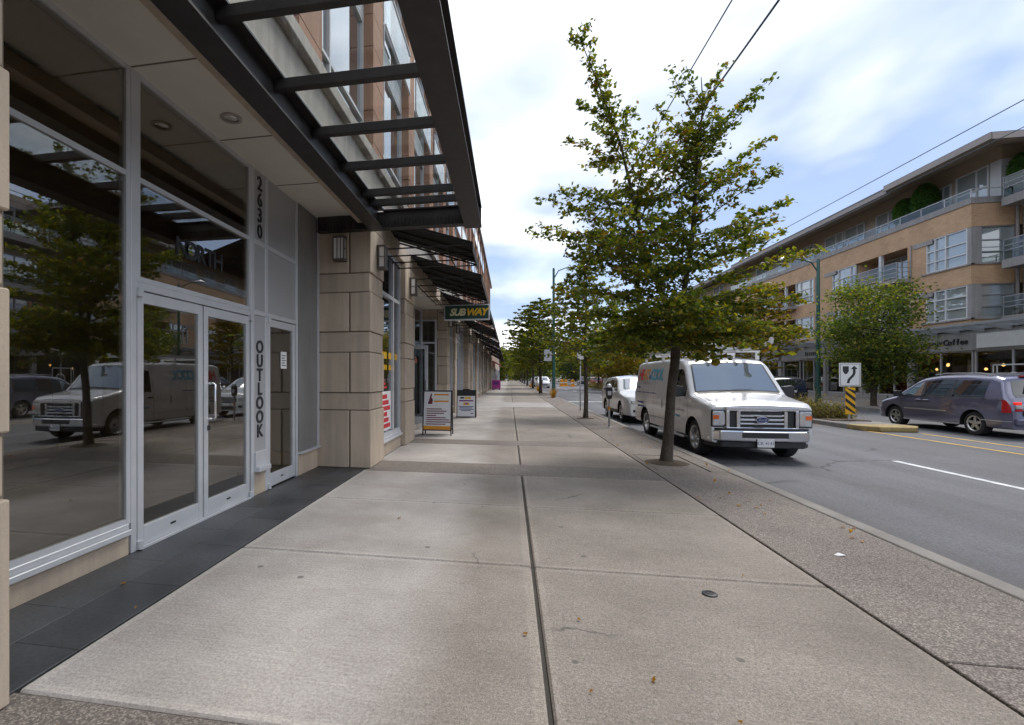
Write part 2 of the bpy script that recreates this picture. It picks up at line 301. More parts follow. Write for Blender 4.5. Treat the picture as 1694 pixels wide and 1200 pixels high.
M_AMBER = mat('amber_lens', (0.75, 0.14, 0.02), 0.25, world_pos=False)
M_TAIL = mat('tail_lens', (0.45, 0.008, 0.012), 0.2, world_pos=False)
M_HCR = mat('van_print_red', (0.62, 0.06, 0.05), 0.5, world_pos=False)
M_HCO = mat('van_print_orange', (0.75, 0.30, 0.04), 0.5, world_pos=False)
M_HCB = mat('van_print_cyan', (0.10, 0.38, 0.55), 0.5, world_pos=False)
M_FBLUE = mat('emblem_blue', (0.01, 0.03, 0.14), 0.3, world_pos=False)
E_WARM = emis('warm_lamp', (1.0, 0.55, 0.18), 3.0)
E_ORB = emis('orange_lamp', (1.0, 0.20, 0.04), 1.2)
E_TAIL = emis('tail_lit', (0.8, 0.03, 0.02), 0.35)

per_object('beige_render', (.88,.88,.89), (1.08,1.07,1.05)); per_object('walk_concrete', (.94,.94,.94), (1.05,1.05,1.05)); per_object('slate_tile', (.8,.8,.8), (1.25,1.25,1.25)); per_object('terracotta_panel', (.86,.86,.86), (1.1,1.1,1.1));
# ------------------------------------------------------------------ mesh helpers
def off(o):
    v = Vector((0, 0, 0))
    while o is not None: v += o.location; o = o.parent
    return v
class MB:
    def __init__(s): s.v = []; s.f = []
    def add(s, vs, fs):
        n = len(s.v); s.v += [tuple(p) for p in vs]; s.f += [tuple(i + n for i in f) for f in fs]; return s
    def box(s, x0, x1, y0, y1, z0, z1):
        return s.add([(x0,y0,z0),(x1,y0,z0),(x1,y1,z0),(x0,y1,z0),(x0,y0,z1),(x1,y0,z1),(x1,y1,z1),(x0,y1,z1)],
                     [(0,3,2,1),(4,5,6,7),(0,1,5,4),(1,2,6,5),(2,3,7,6),(3,0,4,7)])
    def mbox(s, mp, a0, a1, b0, b1, n0, n1):
        c = [mp(a,b,n) for n in (n0,n1) for b in (b0,b1) for a in (a0,a1)]
        return s.add(c, [(0,1,3,2),(4,6,7,5),(0,4,5,1),(2,3,7,6),(0,2,6,4),(1,5,7,3)])
    def prism(s, pts, mp, n0, n1):
        k = len(pts); v = [mp(a,b,n0) for a,b in pts] + [mp(a,b,n1) for a,b in pts]
        return s.add(v, [tuple(range(k))[::-1], tuple(range(k,2*k))] + [(i,(i+1)%k,(i+1)%k+k,i+k) for i in range(k)])
    def tube(s, path, rad, n=8, cap=True):
        path = [Vector(p) for p in path]; m = len(path)
        if not isinstance(rad, (list, tuple)): rad = [rad]*m
        b = len(s.v); prev = None
        for i, p in enumerate(path):
            t = (path[min(i+1,m-1)] - path[max(i-1,0)]).normalized()
            if prev is None: u = t.orthogonal().normalized()
            else: u = (prev - t*prev.dot(t)); u = u.normalized() if u.length > 1e-6 else t.orthogonal().normalized()
            prev = u; w = t.cross(u)
            for k in range(n):
                a = 2*math.pi*k/n; q = p + (u*math.cos(a) + w*math.sin(a))*rad[i]; s.v.append(tuple(q))
        for i in range(m-1):
            for k in range(n):
                k2 = (k+1)%n; s.f.append((b+i*n+k, b+i*n+k2, b+(i+1)*n+k2, b+(i+1)*n+k))
        if cap: s.f.append(tuple(range(b,b+n))[::-1]); s.f.append(tuple(range(b+(m-1)*n, b+m*n)))
        return s
    def lathe(s, prof, n=24, axis='Z', origin=(0,0,0)):
        """prof: (radius, height); axis Z or X"""
        b = len(s.v); m = len(prof)
        for r, h in prof:
            for k in range(n):
                a = 2*math.pi*k/n; p = (r*math.cos(a), r*math.sin(a), h) if axis == 'Z' else (h, r*math.cos(a), r*math.sin(a))
                s.v.append((p[0]+origin[0], p[1]+origin[1], p[2]+origin[2]))
        for i in range(m-1):
            for k in range(n):
                k2=(k+1)%n; s.f.append((b+i*n+k,b+i*n+k2,b+(i+1)*n+k2,b+(i+1)*n+k))
        return s
    def grid(s, rows):
        n = len(rows[0]); b = len(s.v)
        for r in rows: s.v += [tuple(p) for p in r]
        for i in range(len(rows)-1):
            for j in range(n-1): s.f.append((b+i*n+j,b+i*n+j+1,b+(i+1)*n+j+1,b+(i+1)*n+j))
        return s
    def build(s, name, m, parent=None, smooth=False, bevel=0, seg=1, normals=True, loc=None, sharp=40):
        o3 = off(parent) if parent is not None else Vector((0,0,0))
        if loc is not None: o3 = o3 + Vector(loc)
        me = bpy.data.meshes.new(name)
        me.from_pydata([(x-o3.x,y-o3.y,z-o3.z) for x,y,z in s.v], [], s.f)
        if normals or bevel:
            bm = bmesh.new(); bm.from_mesh(me)
            if normals: bmesh.ops.recalc_face_normals(bm, faces=bm.faces)
            if bevel: bmesh.ops.bevel(bm, geom=[e for e in bm.edges if len(e.link_faces)==2 and e.calc_face_angle(0) > .6], offset=bevel, segments=seg, affect='EDGES', profile=.5, clamp_overlap=True)
            bm.to_mesh(me); bm.free()
        if smooth:
            me.polygons.foreach_set('use_smooth', [True]*len(me.polygons))
            try: me.set_sharp_from_angle(angle=R(sharp))
            except Exception: pass
        me.materials.append(m if not isinstance(m, str) else MATS[m])
        o = bpy.data.objects.new(name, me); COL.objects.link(o)
        if parent is not None: o.parent = parent
        if loc is not None: o.location = loc
        return o
def tag(o, label, cat, group=None, kind=None):
    o['label'] = label; o['category'] = cat
    if group: o['group'] = group
    if kind: o['kind'] = kind
    return o
def structure(o): o['kind'] = 'structure'; return o
def thing(name, label, cat, loc=(0,0,0), rz=0, group=None):
    o = bpy.data.objects.new(name, None); COL.objects.link(o); o.empty_display_size = .2
    o.location = loc; o.rotation_euler = (0,0,rz); return tag(o, label, cat, group)
def dup(root, loc, rz, label, group=None):
    def cp(o, par):
        c = o.copy(); COL.objects.link(c); c.parent = par
        for ch in o.children: cp(ch, c)
        return c
    r = cp(root, None); r.location = loc; r.rotation_euler = (0,0,rz); r['label'] = label
    if group: r['group'] = group
    return r
def recolour(root, old, new):
    for o in [root] + list(root.children_recursive):
        if o.type == 'MESH' and o.data.materials and old in list(o.data.materials):
            me = o.data.copy(); o.data = me
            for i, mm in enumerate(me.materials):
                if mm == old: me.materials[i] = new
FE = lambda x: (lambda a,b,n: (x+n, a, b))       # wall facing +X: a = Y, b = Z
FW = lambda x: (lambda a,b,n: (x-n, a, b))       # wall facing -X
FS = lambda y: (lambda a,b,n: (a, y-n, b))       # wall facing -Y: a = X
def text(body, size, M, name, m, parent, extrude=0.004, shear=0, bold=0, align='CENTER', space=1.0, line=1.0):
    cu = bpy.data.curves.new('txt', 'FONT'); cu.body = body; cu.size = size; cu.extrude = extrude; cu.shear = shear; cu.offset = bold
    cu.align_x = align; cu.align_y = 'CENTER'; cu.space_character = space; cu.space_line = line; cu.resolution_u = 3
    to = bpy.data.objects.new('txt', cu); COL.objects.link(to)
    dg = bpy.context.evaluated_depsgraph_get(); me = bpy.data.meshes.new_from_object(to.evaluated_get(dg))
    bpy.data.objects.remove(to); bpy.data.curves.remove(cu)
    me.transform(Matrix.Translation(-off(parent)) @ M if parent is not None else M)
    me.materials.clear(); me.materials.append(m); me.name = name
    o = bpy.data.objects.new(name, me); COL.objects.link(o); o.parent = parent; return o
def TM(p, ax, ay):
    ax, ay = Vector(ax), Vector(ay); az = ax.cross(ay); m = Matrix((ax, ay, az)).transposed().to_4x4(); m.translation = Vector(p); return m
def window(parent, mp, a0, a1, b0, b1, cols=(), rows=(), fw=.06, dp=.07, mf=None, mg=None, name='window', rails=None, pane_n=.02):
    """frame mesh (part) with each pane a sub-part; cols / rows are inner bar positions"""
    mb = MB()
    cs = [a0] + sorted(cols) + [a1]; rs = [b0] + sorted(rows) + [b1]
    for i, c in enumerate(cs):
        l, r = (c, c+fw) if i == 0 else ((c-fw, c) if i == len(cs)-1 else (c-fw/2, c+fw/2)); mb.mbox(mp, l, r, b0, b1, 0, dp)
    for j, q in enumerate(rs):
        l, r = (q, q+fw) if j == 0 else ((q-fw, q) if j == len(rs)-1 else (q-fw/2, q+fw/2)); mb.mbox(mp, a0+.002, a1-.002, l, r, .002, dp-.003)
    fo = mb.build(name, mf or M_ALU, parent)
    for i in range(len(cs)-1):
        for j in range(len(rs)-1):
            MB().mbox(mp, cs[i]+.01, cs[i+1]-.01, rs[j]+.01, rs[j+1]-.01, pane_n, pane_n+.008).build('pane', mg or M_WING, fo)
    return fo

# ------------------------------------------------------------------ ground, road, pavements
structure(MB().box(-900, 900, -300, 1500, -.6, -.30).build('ground', M_GROUND))
road = structure(MB().box(3.45, 17.5, -25, 420, -.28, -.15).build('road', M_ASPH))
def mark(x0, x1, y0, y1, m): MB().box(x0, x1, y0, y1, -.148, -.1455).build('marking', m, road)
y = 11.0 - 8.2
mark(7.38, 7.50, 2.8, 11.0, M_WHITEP)
for k in range(12): mark(7.40, 7.52, 39 + k*9, 42.2 + k*9, M_WHITEP)
mark(3.9, 10.3, 33.5, 34.0, M_WHITEP)
mark(10.68, 10.80, -10, 17.4, M_YELLOWP); mark(11.72, 11.84, -10, 16.4, M_YELLOWP)
# near pavement
walk = structure(MB().box(-3.3, 3.41, -25, 330, -.28, -.024).build('pavement', M_JOINT))
def slab(x0, x1, y0, y1, m, name='slab', bev=.012, dz=0):
    g = .008; MB().box(x0+g, x1-g, y0+g, y1-g, -.1, dz).build(name, m, walk, bevel=bev)
rows_ = [(1.93,3.92),(3.92,5.73),(5.73,7.51),(8.45,10.8)]
yy = 11.6
while yy < 24: rows_.append((yy, min(yy+1.85, 24.6))); yy += 1.85
rows_ = [r for r in rows_ if r[1]-r[0] > .5]
yy = 29.2
while yy < 70: rows_.append((yy, yy+2.4)); yy += 2.4
far0 = yy
rows_ += [(-6.0,-4.0),(-4.0,-2.0),(-2.0,0.0),(0.0,1.05)]
for a, b in rows_:
    dzz = random.uniform(-.0025, .0015)
    slab(-2.33, .175, a, b, M_WALK, dz=dzz); slab(.185, 2.25, a, b, M_WALK, dz=random.uniform(-.0025,.0015))
slab(-2.33, .175, far0, 330, M_WALK); slab(.185, 2.25, far0, 330, M_WALK)
for a, b in [(1.05,1.93),(7.51,8.45),(10.8,11.6)]: slab(-2.33, 2.25, a, b, M_AGG, 'aggregate_band', .006)
slab(-2.33, 2.25, 24.6, 29.2, M_PAVER, 'paver_band', .006)
# outer aggregate strip in bays with the tree pits left open
pits = [9.14, 18.43, 45.7, 64.8, 88.0]
edges = [-25, -3.0, 3.0]
for p in pits: edges += [p-.8, p+.8]
edges += [330]
for i in range(len(edges)-1):
    a, b = edges[i], edges[i+1]
    pit = any(abs((a+b)/2 - p) < .05 for p in pits)
    if not pit: slab(2.25, 3.392, a, b, M_AGG, 'aggregate_strip', .006)
    else:
        slab(2.25, 2.36, a, b, M_AGG, 'pit_edge', .004); slab(3.14, 3.40, a, b, M_AGG, 'pit_edge', .004)
        MB().box(2.37, 3.13, a+.01, b-.01, -.1, -.008).build('pit_cover', M_AGG, walk)
kerb = structure(MB().box(3.40, 3.575, -25, 330, -.28, .004).build('kerb', M_KERB, bevel=.022, seg=3))
# dark entrance tiles
for i, (xa, xb) in enumerate([(-3.17,-2.76),(-2.755,-2.335)]):
    n = 7; L = (7.62-1.86)/n
    for k in range(n):
        o_ = .4 if i else 0
        a, b = max(1.86, 1.86+k*L-o_), min(7.62, 1.86+(k+1)*L-o_)
        if k == n-1: b = 7.62
        MB().box(xa, xb, a+.001, b-.001, -.06, -.001-random.random()*.0008).build('tile', M_SLATE, walk, bevel=.0015)
for a, b in [(-6,1.84),(7.64,8.6)]: MB().box(-3.2,-2.338,a,b,-.06,-.006).build('edge_strip', M_KERB, walk)
MB().box(-3.2, -2.338, 8.6, 330, -.06, -.005).build('edge_strip', M_WALK, walk)
# far pavement
fwalk = structure(MB().box(17.5, 60, -25, 330, -.28, 0).build('far_pavement', M_WALK))
MB().box(17.3, 17.502, -25, 330, -.28, .005).build('kerb_edge', M_KERB, fwalk, bevel=.02, seg=2)
# median islands
def median(y0, y1, lab):
    o = structure(MB().prism([(10.63+.35,y0),(10.63,y0+.45),(10.63,y1-.5),(11.0,y1),(11.8,y1),(12.2,y1-.5),(12.2,y0+.45),(11.85,y0)], lambda a,b,n:(a,b,n), -.28, .0).build('median_island', M_KERB, bevel=.03, seg=2))
    MB().prism([(10.95,y0-.012),(10.615,y0+.43),(10.615,y0+.95),(12.215,y0+.95),(12.215,y0+.43),(11.87,y0-.012)], lambda a,b,n:(a,b,n), -.149, .006).build('yellow_nose', M_NOSE, o, bevel=.03, seg=2)
    MB().box(10.85, 11.98, y0+2.0, y1-.6, -.05, .03).build('planting_soil', M_SOIL, o)
median(16.7, 32.0, ''); median(50, 74, ''); median(92, 130, '')

# ------------------------------------------------------------------ left building
LB = thing('apartment_building', 'long beige and terracotta apartment building with glass entrance canopy beside the pavement', 'building', (-3.2, 8, 0))
def part(name, m, f, **k): mb = MB(); f(mb); return mb.build(name, m, LB, **k)
COURSES = [(0,.95,1),(.95,1.24,0),(1.24,1.91,1),(1.91,2.25,0),(2.25,2.9,1),(2.9,3.22,0),(3.22,3.98,1)]
def pilaster(y0, y1, deep=True, xb=-3.26, detail=True, xf=-2.24):
    """core with proud render blocks: the tall courses split, the low courses set back a little"""
    core = part('pilaster', M_STONEJ, lambda mb: mb.box(xb, xf-.045, y0+.045, y1-.0, 0, 4.0))
    for k, (z0, z1, tall) in enumerate(COURSES):
        g = .007
        if not detail:
            MB().box(xb+.01, xf-(0 if tall else .018), y0+(0 if tall else .018), y1-.003, z0+g, z1-g).build('block', M_STONE, core); continue
        if tall:
            xs = xf-.36
            MB().box(xb+.01, xs-.014, y0, y1-.01, z0+g, z1-g).build('block', M_STONE, core, bevel=.008)
            MB().box(xs+.014, xf, y0, y1-.003, z0+g, z1-g).build('block', M_STONE, core, bevel=.008)
        else:
            MB().box(xb+.01, xf-.02, y0+.02, y1-.02, z0+g, z1-g).build('block', M_STONE, core, bevel=.008)
pilaster(.7, 1.84); pilaster(7.64, 8.5); pilaster(10.35, 11.38)
pilaster(17.56, 18.45); pilaster(20.2, 20.9, detail=False); pilaster(25.0, 26.2, detail=False, xf=-2.1); pilaster(29.4, 30.4, detail=False); pilaster(33.5,34.6,detail=False)
for yb in range(38, 66, 4): pilaster(yb, yb+.9, detail=False)
# masonry behind and above the ground floor
part('wall', M_STONE, lambda mb: mb.box(-3.9, -2.42, -14, .7, 0, 4.02))
part('lintel', M_STONE, lambda mb: mb.box(-2.42, -2.245, .2, 7.7, 4.0, 4.32))
part('lintel', M_STONE, lambda mb: mb.box(-3.2, -2.26, 7.7, 67, 4.002, 4.32))
part('cornice', M_CONC, lambda mb: mb.box(-3.3, -2.28, -14, 67, 4.321, 5.05).box(-3.3, -2.18, -14, 67, 5.05, 5.22), bevel=.01)
part('soffit', M_SOFFIT, lambda mb: mb.box(-3.25, -2.42, 1.0, 7.66, 4.14, 4.2))
for q in (2.3, 3.6, 4.9, 6.2): part('soffit_joint', M_STONEJ, lambda mb: mb.box(-3.2, -2.43, q, q+.012, 4.134, 4.141))
dl = part('downlight', M_CONC, lambda mb: mb.lathe([(.105,4.1395),(.105,4.128),(.075,4.124),(.07,4.135)], 24, origin=(-2.79,4.5,0)), smooth=True)
MB().lathe([(.072,4.136),(.05,4.133),(.0,4.131)], 20, origin=(-2.79,4.5,0)).build('reflector', M_CHROME, dl, smooth=True)
# --- entrance storefront, glass plane x = -3.19
XS = -3.19; E_ = FE(XS-.05)
part('base_wall', M_STONE, lambda mb: mb.box(-3.4, -3.17, 1.8, 3.58, 0, .17))
fo = part('sill', M_ALU, lambda mb: mb.box(-3.3, -3.135, 1.8, 3.58, .17, .215).box(-3.3, -3.16, 1.8, 3.58, .215, .262), bevel=.004)
window(LB, E_, 1.8, 3.60, .26, 4.14, (), (3.22,), .045, .072, M_ALU, M_LEFTG, 'shop_window', pane_n=.045)
part('mullion', M_ALU, lambda mb: mb.box(-3.26, -3.163, 3.602, 3.665, 0, 4.14), bevel=.003)
window(LB, E_, 3.667, 5.54, 2.33, 4.138, (), (3.22,), .045, .072, M_ALU, M_LEFTG, 'shop_window', pane_n=.045)
part('door_header', M_ALU, lambda mb: mb.box(-3.26, -3.166, 3.667, 5.54, 2.26, 2.328), bevel=.003)
def door(y0, y1, z1, handle=None, xo=-3.2):
    fw = .07; mb = MB()
    mb.box(xo-.025, xo+.025, y0, y0+fw, .02, z1).box(xo-.025, xo+.025, y1-fw, y1, .02, z1).box(xo-.0248, xo+.0248, y0+fw, y1-fw, .02, .19).box(xo-.0248, xo+.0248, y0+fw, y1-fw, z1-.1, z1)
    d = mb.build('door', M_ALU, LB, bevel=.003)
    MB().box(xo-.004, xo+.004, y0+fw-.01, y1-fw+.01, .18, z1-.09).build('pane', M_LEFTG, d)
    MB().box(xo+.025, xo+.029, (y0+y1)/2-.04, (y0+y1)/2+.03, .1, .118).build('lock_slot', M_BLK, d)
    for yy_ in ([y0] if handle != 'l' else []) + ([y1] if handle == 'l' else []):
        MB().lathe([(.0,.0),(.028,0),(.028,.07),(0,.07)], 12, origin=(xo+.045, yy_, .01)).build('pivot', M_ALU, d); MB().box(xo+.02, xo+.06, yy_-.03, yy_+.03, z1-.05, z1+.02).build('pivot', M_ALU, d)
    if handle:
        hy = y0+.07
        MB().tube([(xo+.02,hy,1.43),(xo+.085,hy,1.43),(xo+.1,hy+.01,1.42),(xo+.1,hy+.01,1.06),(xo+.085,hy,1.05),(xo+.02,hy,1.05)], .013, 10).build('handle', M_CHROME, d, smooth=True)
        MB().box(xo+.02, xo+.035, hy-.02, hy+.02, .93, .98).build('lock', M_BLK, d)
    return d
door(3.69, 4.595, 2.25); door(4.62, 5.525, 2.25, 'l')
part('threshold', M_ALU, lambda mb: mb.box(-3.27, -3.14, 3.70, 5.52, 0, .018))
part('mullion', M_ALU, lambda mb: mb.box(-3.26, -3.163, 5.545, 5.62, 0, 4.14), bevel=.003)
pn = part('address_panel', M_ALUP, lambda mb: mb.box(-3.24, -3.172, 5.622, 5.90, .55, 4.138))
part('transom', M_ALU, lambda mb: mb.box(-3.25, -3.157, 5.621, 6.86, 3.19, 3.25), bevel=.003); part('transom', M_ALU, lambda mb: mb.box(-3.25,-3.157,5.621,6.86,2.29,2.35), bevel=.003)
part('base_wall', M_STONE, lambda mb: mb.box(-3.4, -3.17, 5.62, 5.92, 0, .3)); part('sill', M_ALU, lambda mb: mb.box(-3.3,-3.09,5.62,5.92,.3,.36).box(-3.3,-3.14,5.62,5.92,.36,.55), bevel=.004)
part('mullion', M_ALU, lambda mb: mb.box(-3.26, -3.163, 5.90, 5.97, 0, 4.14).box(-3.26,-3.163,6.83,6.90,0,4.14), bevel=.003)
part('metal_panel', M_ALUP, lambda mb: mb.box(-3.24, -3.175, 5.97, 6.83, 2.352, 3.188)); part('metal_panel', M_ALUP, lambda mb: mb.box(-3.24,-3.175,5.97,6.83,3.252,4.14))
d3 = door(5.985, 6.815, 2.28)
MB().box(-3.19, -3.186, 6.38, 6.56, 1.62, 1.86).build('notice', M_WHITE, d3)
for k in range(5): MB().box(-3.186, -3.1845, 6.41, 6.53-.03*(k%2), 1.66+k*.035, 1.672+k*.035).build('notice_line', M_LETTER, d3)
part('side_wall', M_GREYR, lambda mb: mb.box(-3.6, -3.15, 6.90, 7.64, .36, 4.14)); part('base_wall', M_STONE, lambda mb: mb.box(-3.6,-3.16,6.9,7.64,0,.33)); part('sill', M_ALU, lambda mb: mb.box(-3.3,-3.10,6.9,7.64,.33,.36))
part('corner_trim', M_ALU, lambda mb: mb.box(-3.15,-3.125,7.6,7.64,.36,4.14))
for i, ch in enumerate('2630'): text(ch, .25, TM((-3.168, 5.76, 3.98-i*.205), (0,1,0), (0,0,1)), 'address_number', M_LETTER, LB, .006, bold=.004)
for i, ch in enumerate('OUTLOOK'): text(ch, .225, TM((-3.168, 5.76, 1.88-i*.18), (0,1,0), (0,0,1)), 'letter', M_LETTER, LB, .006, bold=.005)
for i, ch in enumerate('NORTH'): text(ch, .26, TM((-3.185, 4.28+i*.15, 2.77), (0,1,0), (0,0,1)), 'letter', M_LETTER, LB, .006, bold=.004)
# lobby behind the glass
part('lobby_floor', M_INT, lambda mb: mb.box(-8.0, -3.26, .5, 7.4, -.05, .001)); part('lobby_ceiling', M_INTW, lambda mb: mb.box(-8,-3.3,.5,7.4,4.1,4.13))
part('lobby_wall', M_INTW, lambda mb: mb.box(-8.05,-8,.5,7.4,0,4.1)); part('lobby_wall', M_INTW, lambda mb: mb.box(-8,-3.3,7.4,7.45,0,4.1)); part('lobby_wall', M_INTW, lambda mb: mb.box(-8,-3.3,.45,.5,0,4.1))
part('ceiling_slot', M_BLK, lambda mb: mb.box(-3.9,-3.84,2.6,3.4,4.094,4.101).box(-3.9,-3.84,4.0,5.4,4.094,4.101))
mbx = part('mailbox_bank', M_ALUP, lambda mb: mb.box(-7.0,-6.7,4.6,7.0,.7,1.9))
for i in range(8):
    for j in range(4): MB().box(-6.7,-6.688,4.63+i*.295,4.90+i*.295,.73+j*.29,.99+j*.29).build('mailbox_door', M_ALUP, mbx)
# --- canopy
can = part('canopy', M_DARKST, lambda mb: mb.box(-.69,-.43,-.6,7.66,3.85,3.868).box(-.60,-.575,-.6,7.66,3.868,4.16).box(-.70,-.43,-.6,7.66,4.16,4.18))
MB().box(-2.235,-2.0,-.6,7.62,3.88,3.9).box(-2.13,-2.105,-.6,7.62,3.9,4.2).box(-2.235,-2.0,-.6,7.62,4.2,4.22).build('inner_beam', M_DARKST, can)
MB().box(-3.12,-.432,7.555,7.575,3.9,4.16).box(-3.12,-.432,7.5,7.66,3.885,3.899).box(-2.0,-.432,7.5,7.66,4.16,4.181).build('end_beam', M_DARKST, can)
mb = MB()
for k in range(46): mb.box(-3.1+k*.057, -3.07+k*.057, 7.532, 7.5545, 3.905, 4.04)
mb.build('vent_fins', M_DARKST, can)
for q in (-.28,.6,1.47,2.34,3.22,4.10,4.96,5.83,6.72,7.12): MB().box(-2.1,-.6,q-.035,q+.035,4.10,4.199).build('crossbar', M_DARKST, can, bevel=.006)
for i, q in enumerate((-.28,.6,1.47,2.34,3.22,4.10,4.96,5.83,6.72)):
    q2 = (.6,1.47,2.34,3.22,4.10,4.96,5.83,6.72,7.6)[i]
    MB().box(-2.0,-.5,q+.006,q2-.006,4.222,4.232).build('glass_pane', M_CANG, can)
# --- wall lamps
def sconce(p, face):
    x, y_, z = p
    o = MB(); mp = FS(y_) if face == 'S' else FE(x); a = x if face == 'S' else y_
    o.mbox(mp, a-.085, a+.085, z-.19, z+.19, 0, .03).mbox(mp, a-.1, a+.1, z+.17, z+.2, 0, .15).mbox(mp, a-.1, a+.1, z-.2, z-.17, 0, .15)
    for q in (-.093,-.03,.03,.083): o.mbox(mp, a+q, a+q+.01, z-.17, z+.17, .135, .146)
    for q in (-.1,.09):
        o.mbox(mp, a+q, a+q+.01, z-.17, z+.17, .13, .146); o.mbox(mp, a+q, a+q+.01, z-.17, z+.17, .03, .045); o.mbox(mp, a+q, a+q+.01, z-.005, z+.005, .045, .13)
    w = o.build('wall_lamp', M_BRONZE, LB)
    MB().mbox(mp, a-.085, a+.085, z-.17, z+.17, .03, .13).build('lamp_glass', M_LAMPG, w)
sconce((-2.74, 7.64, 3.60), 'S'); sconce((-2.238, 8.1, 3.56), 'E'); sconce((-2.238, 10.85, 3.56), 'E'); sconce((-2.238, 18.0, 3.56), 'E'); sconce((-2.238, 20.6, 3.56),'E'); sconce((-2.095, 25.6, 3.5),'E')
# --- shops past the entrance
def shopfront(y0, y1, cols, x=-2.4, top=4.0, interior=True, m=None):
    part('base_wall', M_STONE, lambda mb: mb.box(x-.2, x+.06, y0, y1, 0, .25)); part('sill', M_ALU, lambda mb: mb.box(x-.1, x+.1, y0, y1, .25, .29).box(x-.1,x+.07,y0,y1,.29,.34), bevel=.004)
    window(LB, FE(x-.05), y0, y1, .34, top, cols, (3.1,), .07, .1, M_ALU, m or M_SHOPG, 'shop_window', pane_n=.045)
shopfront(8.52, 10.33, (9.7,)); shopfront(18.47, 20.18, (19.3,)); shopfront(20.92, 24.98, (21.9,22.9,23.9)); shopfront(26.22, 29.38, (27.2,28.3)); shopfront(30.42,33.48,(31.4,32.4)); shopfront(34.62, 37.98, (35.7,36.8))
for yb in range(38, 62, 4): shopfront(yb+.92, yb+3.98, (yb+2.4,))
def shop_interior(y0, y1, x0, m, back=-7.5):
    part('shop_floor', M_INT, lambda mb: mb.box(back, x0, y0, y1, -.04, .002)); part('shop_back_wall', m, lambda mb: mb.box(back-.1, back, y0, y1, 0, 4)); part('shop_ceiling', M_INTW, lambda mb: mb.box(back, x0-.1, y0, y1, 3.9, 3.95))
    part('party_wall', m, lambda mb: mb.box(back, x0-.12, y0-.05, y0, 0, 3.9))
shop_interior(8.55, 10.9, -2.5, M_INTW); shop_interior(11.0, 24.9, -3.3, M_INTR); shop_interior(25, 67, -2.6, M_INT)
# posters in the first shop window
ps = part('window_poster', M_WHITE, lambda mb: mb.box(-2.3945,-2.392,8.72,9.62,.45,1.22))
for k in range(6): MB().box(-2.3915,-2.390, 8.76, 9.56-.12*(k%3), .50+k*.115, .585+k*.115).build('print_line', M_RED, ps)
for zz_, t_, hh in ((1.93,'WEEKEND',.2),(1.72,'',.1)):
    if t_: pass
part('window_lettering', M_SUBY, lambda mb: [mb.box(-2.3945,-2.391,8.66+i*.13,8.76+i*.13,1.86,1.99) for i in range(12) if i not in (5,9)] and [mb.box(-2.3945,-2.391,8.80+i*.13,8.89+i*.13,1.64,1.74) for i in range(9) if i != 4])
part('window_lettering', M_RED, lambda mb: [mb.box(-2.3945,-2.391,8.66,9.3-.1*i,1.28+i*.07,1.32+i*.07) for i in range(3)])
# recessed shop entry between y 11.4 and 17.5
window(LB, FE(-3.25), 11.4, 17.5, .1, 3.95, (12.5,13.5,14.5,16.0), (2.5,), .07, .1, M_ALU, M_SHOPG, 'shop_window', pane_n=.045)
window(LB, FS(17.5), -3.2, -2.62, .1, 3.6, (), (2.75,), .06, .06, M_ALU, M_SHOPG, 'shop_window', pane_n=.03)
part('entry_soffit', M_SOFFIT, lambda mb: mb.box(-3.3,-2.4,11.38,17.56,3.98,4.0)); part('entry_lamp', M_LAMPG, lambda mb: mb.lathe([(.0,3.9),(.16,3.91),(.18,3.98)],20,origin=(-2.8,14.5,0)), smooth=True)
part('entry_step', M_CONC, lambda mb: mb.box(-3.3,-2.62,12.6,17.5,0,.13), bevel=.01)
od = part('open_door', M_ALU, lambda mb: mb.box(-3.18,-3.09,13.9,13.95,.14,2.42).box(-2.44,-2.35,13.9,13.95,.14,2.42).box(-3.09,-2.44,13.901,13.949,2.32,2.42).box(-3.09,-2.44,13.901,13.949,.14,.34), bevel=.003)
MB().box(-3.1,-2.43,13.92,13.93,.33,2.33).build('pane', M_SHOPG, od); MB().tube([(-2.40,13.9,1.0),(-2.40,13.84,1.02),(-2.40,13.84,1.4),(-2.40,13.9,1.42)],.014,8).build('handle', M_CHROME, od, smooth=True)
part('hanging_lamp', E_ORB, lambda mb: mb.lathe([(.0,2.05),(.1,2.1),(.12,2.25),(.06,2.38),(0,2.4)],16,origin=(-4.0,20.3,0)), smooth=True)
part('counter', M_SUBG, lambda mb: mb.box(-5.2,-4.2,15.5,24,0,1.0)); part('counter_top', M_SUBY, lambda mb: mb.box(-4.197,-4.19,15.6,24,.72,.92))
# --- black awnings
def awning(y0, y1, zt=4.36, zo=3.82, xo=-.62, drop=.16, ribs=3):
    a = MB(); xi = -2.3
    a.add([(xi,y0,zt),(xo,y0,zo),(xo,y1,zo),(xi,y1,zt),(xi,y0,zt-.012),(xo-.012,y0,zo-.012),(xo-.012,y1,zo-.012),(xi,y1,zt-.012)], [(0,1,2,3),(4,7,6,5),(0,4,5,1),(3,2,6,7),(0,3,7,4),(1,5,6,2)])
    a.box(xo-.012, xo, y0, y1, zo-drop, zo)
    w = a.build('awning', M_BLACK, LB)
    for k in range(ribs+1):
        q = y0+.03+(y1-y0-.06)*k/ribs
        MB().tube([(xi,q,zt-.05),(xo-.03,q,zo-.04)],.018,6).tube([(xi,q,zo-.05),(xo-.03,q,zo-.05)],.013,6).build('rib', M_BLACK, w)
    MB().tube([(-1.1,y0+.02,zo-.05),(-1.1,y1-.02,zo-.05)],.014,6).tube([(-2.25,y0+.02,zo-.05),(-2.25,y1-.02,zo-.05)],.014,6).build('frame_rail', M_BLACK, w)
